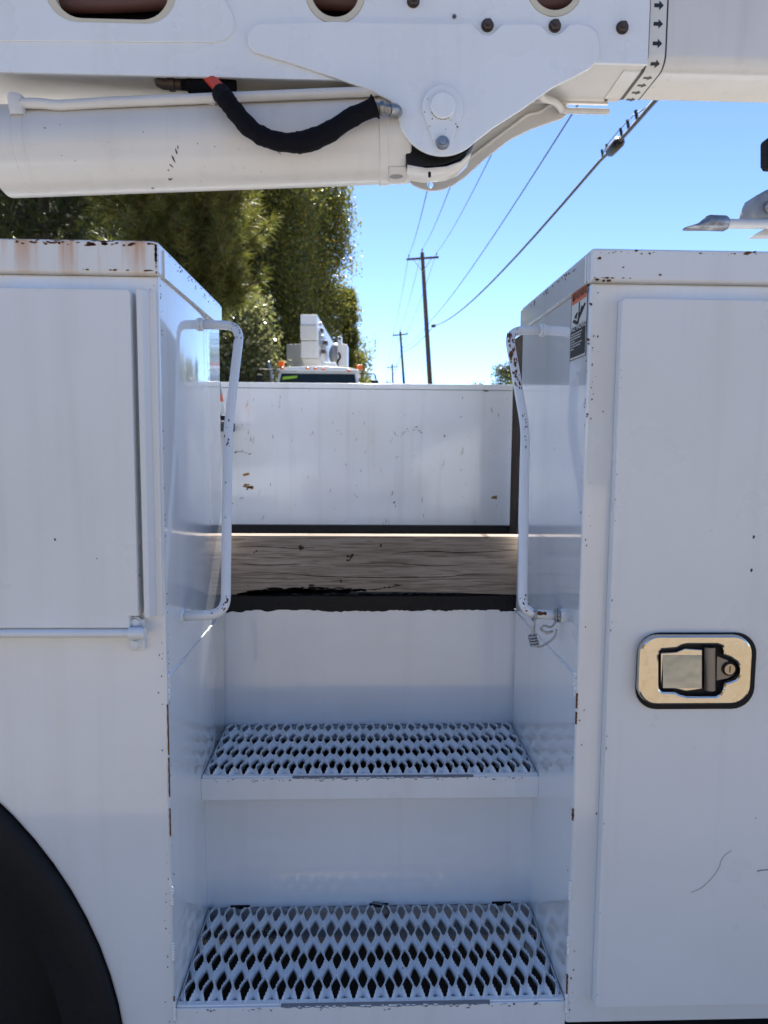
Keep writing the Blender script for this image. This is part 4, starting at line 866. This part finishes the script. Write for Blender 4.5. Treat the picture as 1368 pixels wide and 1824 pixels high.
for pts, bx in (([(497,659),(458,658),(457,680)], (456, 468, 667, 700)), ([(640,665),(668,666),(671,684)], (660, 674, 677, 705))):
    MB().tube(fillet([fp(x, y, FY+.1) for x, y in pts], .05), .014, 8).build('mirror_arm', M['black'], ft, 180)
    p, q = fp(bx[0], bx[2], FY+.1), fp(bx[1], bx[3], FY+.1); fbox('mirror', p.x, q.x, FY+.06, FY+.16, q.z, p.z, M['black'], ft, .02)
MB().tube(fillet([fp(484, 760, FY+1.8), fp(483, 660, FY+1.8), fp(476, 645, FY+1.8)], .1), .06, 12).build('exhaust_stack', M['steel'], ft, 180)
# stowed booms: heading slightly right, away from the camera
by = R(2.7); bd = Vector((math.sin(by), math.cos(by), 0)); bs = Vector((math.cos(by), -math.sin(by), 0))
BY = 17.2
def obox(name, pxa, pxb, pya, pyb, Yf, L, mat, drop=0, par=ft):
    a_ = U(pxa, pya, Yf); b2 = U(pxb, pyb, Yf); wv = bs*(b2.x-a_.x); h = Vector((0, 0, a_.z-b2.z)); o_ = Vector((a_.x, Yf, b2.z)); d_ = bd*L-Vector((0, 0, drop))
    return MB().add([o_, o_+wv, o_+wv+d_, o_+d_, o_+h, o_+wv+h, o_+wv+h+d_, o_+h+d_], [(3,2,1,0),(4,5,6,7),(0,1,5,4),(1,2,6,5),(2,3,7,6),(3,0,4,7)]).build(name, mat, par, bevel=.015)
obox('upper_boom', 535, 565, 560, 606, BY, 6.0, M['white'])
obox('lower_boom', 535.5, 566, 607, 638, BY+.02, 5.4, M['gel'])
obox('boom_cover', 534.5, 565.5, 579, 605, BY-.03, .03, M['gel'])
obox('side_cover', 566, 572, 590, 615, BY+.35, 1.2, M['steel'])
for px, py in ((568, 584), (576, 606), (572, 622)): obox('cylinder_lug', px, px+7, py, py+7, BY+.7, .3, M['rustysteel'])
a_ = U(536, 638, BY); b2 = U(566, 638, BY); mb = MB()
mb.prism([(a_.x, BY+.05, a_.z-.005), (a_.x, BY+1.6, a_.z-.20), (a_.x, BY+3.2, a_.z-.22), (a_.x, BY+3.2, a_.z-.005)], (b2.x-a_.x+.05, 0, 0)).build('boom_keel', M['gel'], ft, bevel=.01)
for px, py in ((569, 577), (572, 600), (569, 630)):
    p = U(px, py, BY+.5); MB().cyl(p+bs*(-.02), p+bs*.05, .045, seg=14).build('sheave', M['steel'], ft, 40)
for k in range(3):
    p = U(540+k*10, 580, BY-.006); MB().cyl(p, p+Vector((0,-.02,0)), .016, seg=10).build('bolt', M['rustysteel'], ft)
obox('left_tool_box', 510, 538, 613, 655, BY+1.6, 1.0, M['gel'])
tur = obox('turret', 538, 598, 645, 720, BY+.9, .9, M['white'])
obox('bucket', 601, 618.5, 613, 652, BY+2.2, .55, M['gel'])
obox('bucket_control', 602, 609, 599, 613, BY+2.3, .2, M['white'])
p = U(605, 603, BY+2.2); MB().cyl(p+Vector((0,.12,0)), p, .03, seg=12).build('knob', M['black'], ft)
MB().tube(smooth_path([U(603,628,BY+2.1), U(606,636,BY+2.1), U(601,645,BY+2.1), U(602,655,BY+2.1)], 5), .025, 8).build('hose', M['sleeve'], ft, 180)
MB().lump(U(598, 632, BY+2.6), (.18,.3,.32), 4, 14, 9, .05).build('elbow_joint', M['lav'], ft, 180)

# ------------------------------------------------------------------ utility poles and lines
PY = [52, 88, 124, 160]; arms = [((724,463),(781,459),(752,450)), ((699,598),(727,595),(713,591)), ((689,655),(708,653),(698.5,649)), ((682,683),(697,681),(689,678))]
feet = [(766, 683), (719.5, 683), (700, 683), (690, 683)]
ins = []
nmw = ('nearest and tallest', 'second', 'third', 'farthest')
for i, Y in enumerate(PY):
    aL, aR, tp_ = [U(*q, Y) for q in arms[i]]; ft_ = U(*feet[i], Y); top = tp_.copy()
    dx = (ft_.x-top.x)/(top.z-ft_.z); bot = Vector((top.x+dx*top.z, Y, 0))
    pl = thing('utility_pole', ('nearest utility pole with crossarm, leaning slightly, in front of the sky','second utility pole along the line, thinner and greenish','third utility pole along the line, small beside the trees','farthest tiny utility pole, only its crossarm showing')[i], 'utility pole', bot, 'utility poles along the road')
    MB().tube([bot, bot.lerp(top, .5), top], [.21, .175, .13], 14).build('pole', M['pole'] if i != 1 else M['polegreen'], pl, 60)
    ac = (aL+aR)/2; d_ = aR-aL
    MB().prism([aL+Vector((0,-.19,-.07)), aR+Vector((0,-.19,-.07)), aR+Vector((0,-.19,.07)), aL+Vector((0,-.19,.07))], (0, .1, 0)).build('crossarm', M['pole'], pl)
    pins = []
    for q in (aL.lerp(aR, .07), aL.lerp(aR, .93)):
        q = q+Vector((0, -.14, .07)); MB().tube([q, q+Vector((0,0,.14)), q+Vector((0,0,.15)), q+Vector((0,0,.26)), q+Vector((0,0,.28))], [.02, .02, .06, .05, .025], 10).build('insulator', M['porcelain'], pl, 40); pins.append(q+Vector((0,0,.27)))
    q = top; MB().tube([q, q+Vector((0,0,.14)), q+Vector((0,0,.15)), q+Vector((0,0,.28)), q+Vector((0,0,.30))], [.03, .02, .07, .05, .025], 10).build('insulator', M['porcelain'], pl, 40); pins.insert(1, q+Vector((0,0,.29)))
    cz = Vector((ac.x, Y-.16, ac.z-.95))
    for q in (aL.lerp(aR, .22), aL.lerp(aR, .78)): MB().tube([q+Vector((0,-.16,-.07)), cz], .022, 6).build('brace', M['steel'], pl)
    nz_ = U((765.5, 712, 698, 689)[i], (569, 620, 660, 685)[i], Y); cm = nz_+Vector((.30, 0, -.45))
    if i == 0: MB().tube([nz_+Vector((0,0,-.45)), cm], .03, 8).build('cable_bracket', M['steel'], pl); MB().lump(cm, (.22,.25,.12), 3, 10, 6).build('cable_clamp', M['black'], pl, 180)
    ins.append((pins[0], pins[1], pins[2], nz_+Vector((.15,0,0)), cm))
def sag(a, b, s, n=16): return [a.lerp(b, i/n)-Vector((0, 0, s*4*(i/n)*(1-i/n))) for i in range(n+1)]
near = [U(790, 215, 13.5), U(858, 180, 13.5), U(950, 120, 13.5), U(1085, 98, 13.5), None]
labs = ('leftmost thin power line on the crossarms', 'power line running over the pole tops', 'right thin power line on the crossarms', 'thin lower neutral line rising to the right of the poles')
for k in range(4):
    P = sag(near[k], ins[0][k], .35); 
    for i in range(3): P += sag(ins[i][k], ins[i+1][k], .45)[1:]
    tag(MB().tube(P, .014 if k < 3 else .018, 6).build('power_line', M['line'], None, 180), labs[k], 'power line', 'overhead lines')
kk = U(1068, 287, 12.5); ke = U(1160, 187, 8.6)
P = sag(ke, kk, .02, 6)+sag(kk, ins[0][4], .55)[1:]
P = P[:1]+P[1:]
for i in range(3): P += sag(ins[i][4], ins[i+1][4], .4)[1:]
far_e = ke+(ke-kk)*1.2; P = [far_e]+P
cabl = tag(MB().tube(P, .027, 8).build('communication_cable', M['line'], None, 180), 'thick dark communication cable rising to upper right with a splice case', 'cable', 'overhead lines')
d_ = (ke-kk)
sc_ = kk.lerp(ke, .36)
MB().tube([kk.lerp(ke, .27)-Vector((0,0,.03)), kk.lerp(ke, .29)-Vector((0,0,.03)), kk.lerp(ke, .47)-Vector((0,0,.03)), kk.lerp(ke, .49)-Vector((0,0,.03))], [.05, .085, .085, .05], 10).build('splice_case', M['black'], cabl, 40)
MB().tube([kk, kk.lerp(ke, .25)+Vector((-.03,0,.10)), kk.lerp(ke, .5)+Vector((-.03,0,.11)), kk.lerp(ke, .75)+Vector((-.02,0,.10)), ke], .008, 6).build('messenger_wire', M['line'], cabl, 180)
for t_ in (.10, .22, .53, .66, .80): q = kk.lerp(ke, t_); MB().tube([q-Vector((0,0,.01)), q+Vector((-.03,0,.12))], .02, 6).build('lashing_clip', M['black'], cabl)

# ------------------------------------------------------------------ vegetation
def mesh_np(name, V, nper, mat, parent):
    n = len(V); me = bpy.data.meshes.new(name); nf = n//nper
    me.vertices.add(n); me.vertices.foreach_set('co', V.astype(np.float32).ravel())
    me.loops.add(n); me.loops.foreach_set('vertex_index', np.arange(n, dtype=np.int32))
    me.polygons.add(nf); me.polygons.foreach_set('loop_start', np.arange(0, n, nper, dtype=np.int32)); me.polygons.foreach_set('loop_total', np.full(nf, nper, dtype=np.int32))
    me.update(calc_edges=True); me.materials.append(mat)
    o = link(bpy.data.objects.new(name, me)); attach(o, parent); return o
def unit(n): v = rng.normal(size=(n, 3)); return v/np.linalg.norm(v, axis=1, keepdims=True)
def leaves(P, size, droop=.2, aspect=.6):
    n = len(P); a = unit(n); a[:, 2] -= droop; a /= np.linalg.norm(a, axis=1, keepdims=True); b_ = np.cross(a, unit(n)); b_ /= np.linalg.norm(b_, axis=1, keepdims=True)
    s = size*rng.uniform(.6, 1.3, (n, 1)); nn = np.cross(a, b_)
    q = np.stack([P-a*s*.5, P+b_*s*aspect*.5+nn*s*.08, P+a*s*.5, P-b_*s*aspect*.5+nn*s*.08], 1); return q.reshape(-1, 3)
def tree(name, label, base_, h, rx, mat, leaf, nclump, nleaf, z0=.15, clump=.9, prof=None, group='trees beyond the truck', cat='tree', lean=0, trunk_r=.16, only=None, droop=.2, nlimb=22):
    base_ = Vector(base_); t_ = thing(name, label, cat, base_, group)
    mb = MB(); tr = [base_+Vector((lean*k/6+.08*math.sin(k*1.7+base_.x), .08*math.cos(k*2.1), h*.92*k/6)) for k in range(7)]
    mb.tube(tr, [trunk_r*(1-.13*k) for k in range(7)], 9)
    prof = prof or (lambda u: math.sqrt(max(0, 1-(2*u-1)**2))*.9+.1)
    C = []
    while len(C) < nclump:
        u = rng.uniform(0, 1); a_ = rng.uniform(0, 6.283); rr_ = math.sqrt(rng.uniform(.12, 1))*rx*prof(u)*(1+.22*math.sin(a_*3+u*9+base_.x))
        C.append((base_.x+lean*u+rr_*math.cos(a_), base_.y+rr_*math.sin(a_), base_.z+h*(z0+(1-z0)*u)))
    C = np.array(C)
    for i in rng.choice(nclump, min(nlimb, nclump), replace=False):
        c_ = Vector(C[i]); k = min(max((c_.z-base_.z)/h-.12, .08), .9); p = base_.lerp(tr[-1], k); mb.tube([p, p.lerp(c_, .5)+Vector((0,0,.05*h*.3)), c_], [trunk_r*.32*(1-k*.6), trunk_r*.2, .012], 6)
    mb.build('trunk', M['bark'], t_, 60)
    P = np.repeat(C, nleaf, 0)+np.clip(rng.normal(size=(nclump*nleaf, 3)), -1.7, 1.7)*clump*np.array([.46,.46,.34])
    o = mesh_np('crown', leaves(P, leaf, droop), 4, mat, t_); return t_
def pine(name, label, base_, h, rx, mat, nbr, ntuft, nneed, nl=.24, nw=.011, z0=.1, group='trees beyond the truck', trunk_r=.2, prof=None):
    base_ = Vector(base_); t_ = thing(name, label, 'tree', base_, group); mb = MB(); top = base_+Vector((.1, 0, h)); mb.tube([base_, base_.lerp(top, .5), top], [trunk_r, trunk_r*.7, .03], 10)
    prof = prof or (lambda u: (1-u)**.6*.9+.1); T = []; Dv = []
    for i in range(nbr):
        u = rng.uniform(0, 1)**.9; a_ = rng.uniform(0, 6.283); L = rx*prof(u)*rng.uniform(.6, 1.08); p0 = base_.lerp(top, z0+(1-z0)*u); dv = Vector((math.cos(a_), math.sin(a_), rng.uniform(-.05, .35)))
        p1 = p0+dv*L*.55; p2 = p0+dv*L+Vector((0, 0, .18*L)); mb.tube([p0, p1, p2], [.05*(1-u)+.015, .03, .01], 5)
        for k in range(ntuft):
            s = rng.uniform(.25, 1); q = (p0.lerp(p1, s*2) if s < .5 else p1.lerp(p2, s*2-1)); off = Vector(rng.normal(size=3))*(.16*L*(1.15-.4*s)); q = q+off
            dd = (off.normalized()*.7+dv.normalized()*.6+Vector((0, 0, .55))).normalized(); T.append(q); Dv.append(dd)
    mb.build('trunk', M['bark'], t_, 60)
    T = np.repeat(np.array([tuple(q) for q in T]), nneed, 0); Dv = np.repeat(np.array([tuple(q) for q in Dv]), nneed, 0); n = len(T)
    d = Dv*.75+unit(n)*.75; d /= np.linalg.norm(d, axis=1, keepdims=True); st = T-Dv*rng.uniform(0, nl*.9, (n, 1)); L = nl*rng.uniform(.7, 1.2, (n, 1))
    sd_ = np.cross(d, unit(n)); sd_ /= np.linalg.norm(sd_, axis=1, keepdims=True); tip = st+d*L; tip[:, 2] -= .02
    V = np.stack([st-sd_*nw*.5, st+sd_*nw*.5, tip], 1).reshape(-1, 3)
    mesh_np('crown', V, 3, mat, t_); return t_
G = lambda px, Y: (U(px, 800, Y).x, Y, 0)
TG = 'trees on the left of the road'
pine('pine_tree', 'sunlit bushy pine tree rising just above the left cabinet', G(330, 11.0), 6.6, 1.35, M['pine'], 110, 18, 66, .22, .011, .46, TG, prof=lambda u: .75+.25*math.sin(u*3.1))
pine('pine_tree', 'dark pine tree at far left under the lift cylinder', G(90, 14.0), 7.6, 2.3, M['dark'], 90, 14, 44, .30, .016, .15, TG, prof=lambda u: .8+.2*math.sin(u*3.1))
tree('leafy_tree', 'tall dark leafy tree between the pine and the sky edge', G(488, 26), 11.8, 2.2, M['leaf'], .12, 300, 190, .05, .95, lambda u: .85 if u < .7 else .85-.8*(u-.7), TG, trunk_r=.2)
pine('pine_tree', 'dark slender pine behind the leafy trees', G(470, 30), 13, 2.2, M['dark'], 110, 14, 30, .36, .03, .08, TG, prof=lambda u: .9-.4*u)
tree('leafy_tree', 'yellowing leafy tree with a ragged right edge against the sky', G(569, 31), 16.0, 1.75, M['leaf'], .12, 300, 210, .04, .85, lambda u: 1.0-.75*u**2.2, TG, trunk_r=.22)
tree('leafy_tree', 'tall leafy tree filling the gap above the distant truck', G(528, 33), 14.2, 2.1, M['leaf'], .14, 300, 150, .05, 1.0, lambda u: .95-.3*u, TG, trunk_r=.22)
pine('pine_tree', 'young green pine right of the distant bucket truck', G(614, 32), 8.2, 1.2, M['pine'], 100, 14, 26, .30, .028, .05, TG, prof=lambda u: 1.02-.75*u)
tree('leafy_tree', 'lower leafy tree at the end of the tree line', G(637, 46), 7.4, 1.25, M['leaf'], .15, 120, 120, .05, .7, lambda u: 1.0-.6*u, TG)
tree('leafy_tree', 'small rounded tree farthest along the tree line', G(651, 60), 6.8, 1.4, M['leaf'], .18, 110, 90, .05, .75, lambda u: 1.0-.5*u, TG)
tree('shrub', 'pale leafy shrub under the pine, left of the distant truck', G(432, 17.5), 4.8, 1.05, M['bush'], .12, 190, 110, .08, .7, lambda u: 1.0-.55*u, 'shrubs', 'shrub', trunk_r=.05, droop=.5)
tree('shrub', 'pale shrub mostly hidden behind the left grab handle', G(345, 16.5), 4.6, 1.5, M['bush'], .12, 150, 100, .08, .62, lambda u: 1.0-.5*u, 'shrubs', 'shrub', trunk_r=.05, droop=.5)
for k, (px, Y, h, r_) in enumerate(((-70, 20, 10, 3.0), (60, 22, 10.5, 3.2), (190, 21, 10, 2.8), (300, 24, 11, 3.0), (400, 27, 12, 2.6))):
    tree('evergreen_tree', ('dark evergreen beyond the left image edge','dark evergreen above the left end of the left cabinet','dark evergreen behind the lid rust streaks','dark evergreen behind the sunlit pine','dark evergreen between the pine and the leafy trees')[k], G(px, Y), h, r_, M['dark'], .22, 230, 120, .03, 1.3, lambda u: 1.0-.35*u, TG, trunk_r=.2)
RG = 'trees on the right of the road'
tree('leafy_tree', 'rounded distant tree beside the right grab handle', G(908, 70), 9.4, 2.0, M['dark'], .2, 90, 130, .1, .9, None, RG)
tree('leafy_tree', 'small low distant tree above the bed wall', G(846, 95), 9.6, 1.7, M['dark'], .34, 50, 60, .25, .8, None, RG)
tree('leafy_tree', 'low pair tree beside the small distant tree', G(869, 98), 9.6, 1.3, M['dark'], .34, 30, 50, .3, .7, None, RG)
for k, (px, Y, h) in enumerate(((960, 62, 7.4), (1010, 58, 7.6), (1070, 52, 7.2), (1140, 50, 7.4), (1230, 46, 7.2))):
    tree('leafy_tree', ('tree behind the right cabinet, only mirrored in the left panel', 'second hidden tree of the right tree line, mirrored in left panel', 'third hidden tree of the right tree line, behind the right door', 'fourth hidden tree of the right tree line, behind the chrome latch', 'outermost hidden tree of the right tree line')[k], G(px, Y), h, 3.6, M['leaf'], .34, 90, 70, .05, 1.6, lambda u: 1-.45*u, RG+' behind the cabinet')
# autumn trees behind the viewer, mirrored in the chrome latch and the paint
for k, (x_, y_, h) in enumerate(((-15, -24, 7), (-8, -26, 6.5), (-2, -25, 7), (4, -26, 7.5), (10, -24, 6.5), (17, -25, 7))):
    tree('autumn_tree', 'golden autumn tree behind the viewer, mirrored in the chrome latch', (x_, y_, 0), h, 3.4, M['gold'], .34, 90, 70, .05, 1.5, lambda u: 1-.5*u, 'autumn trees behind the viewer')
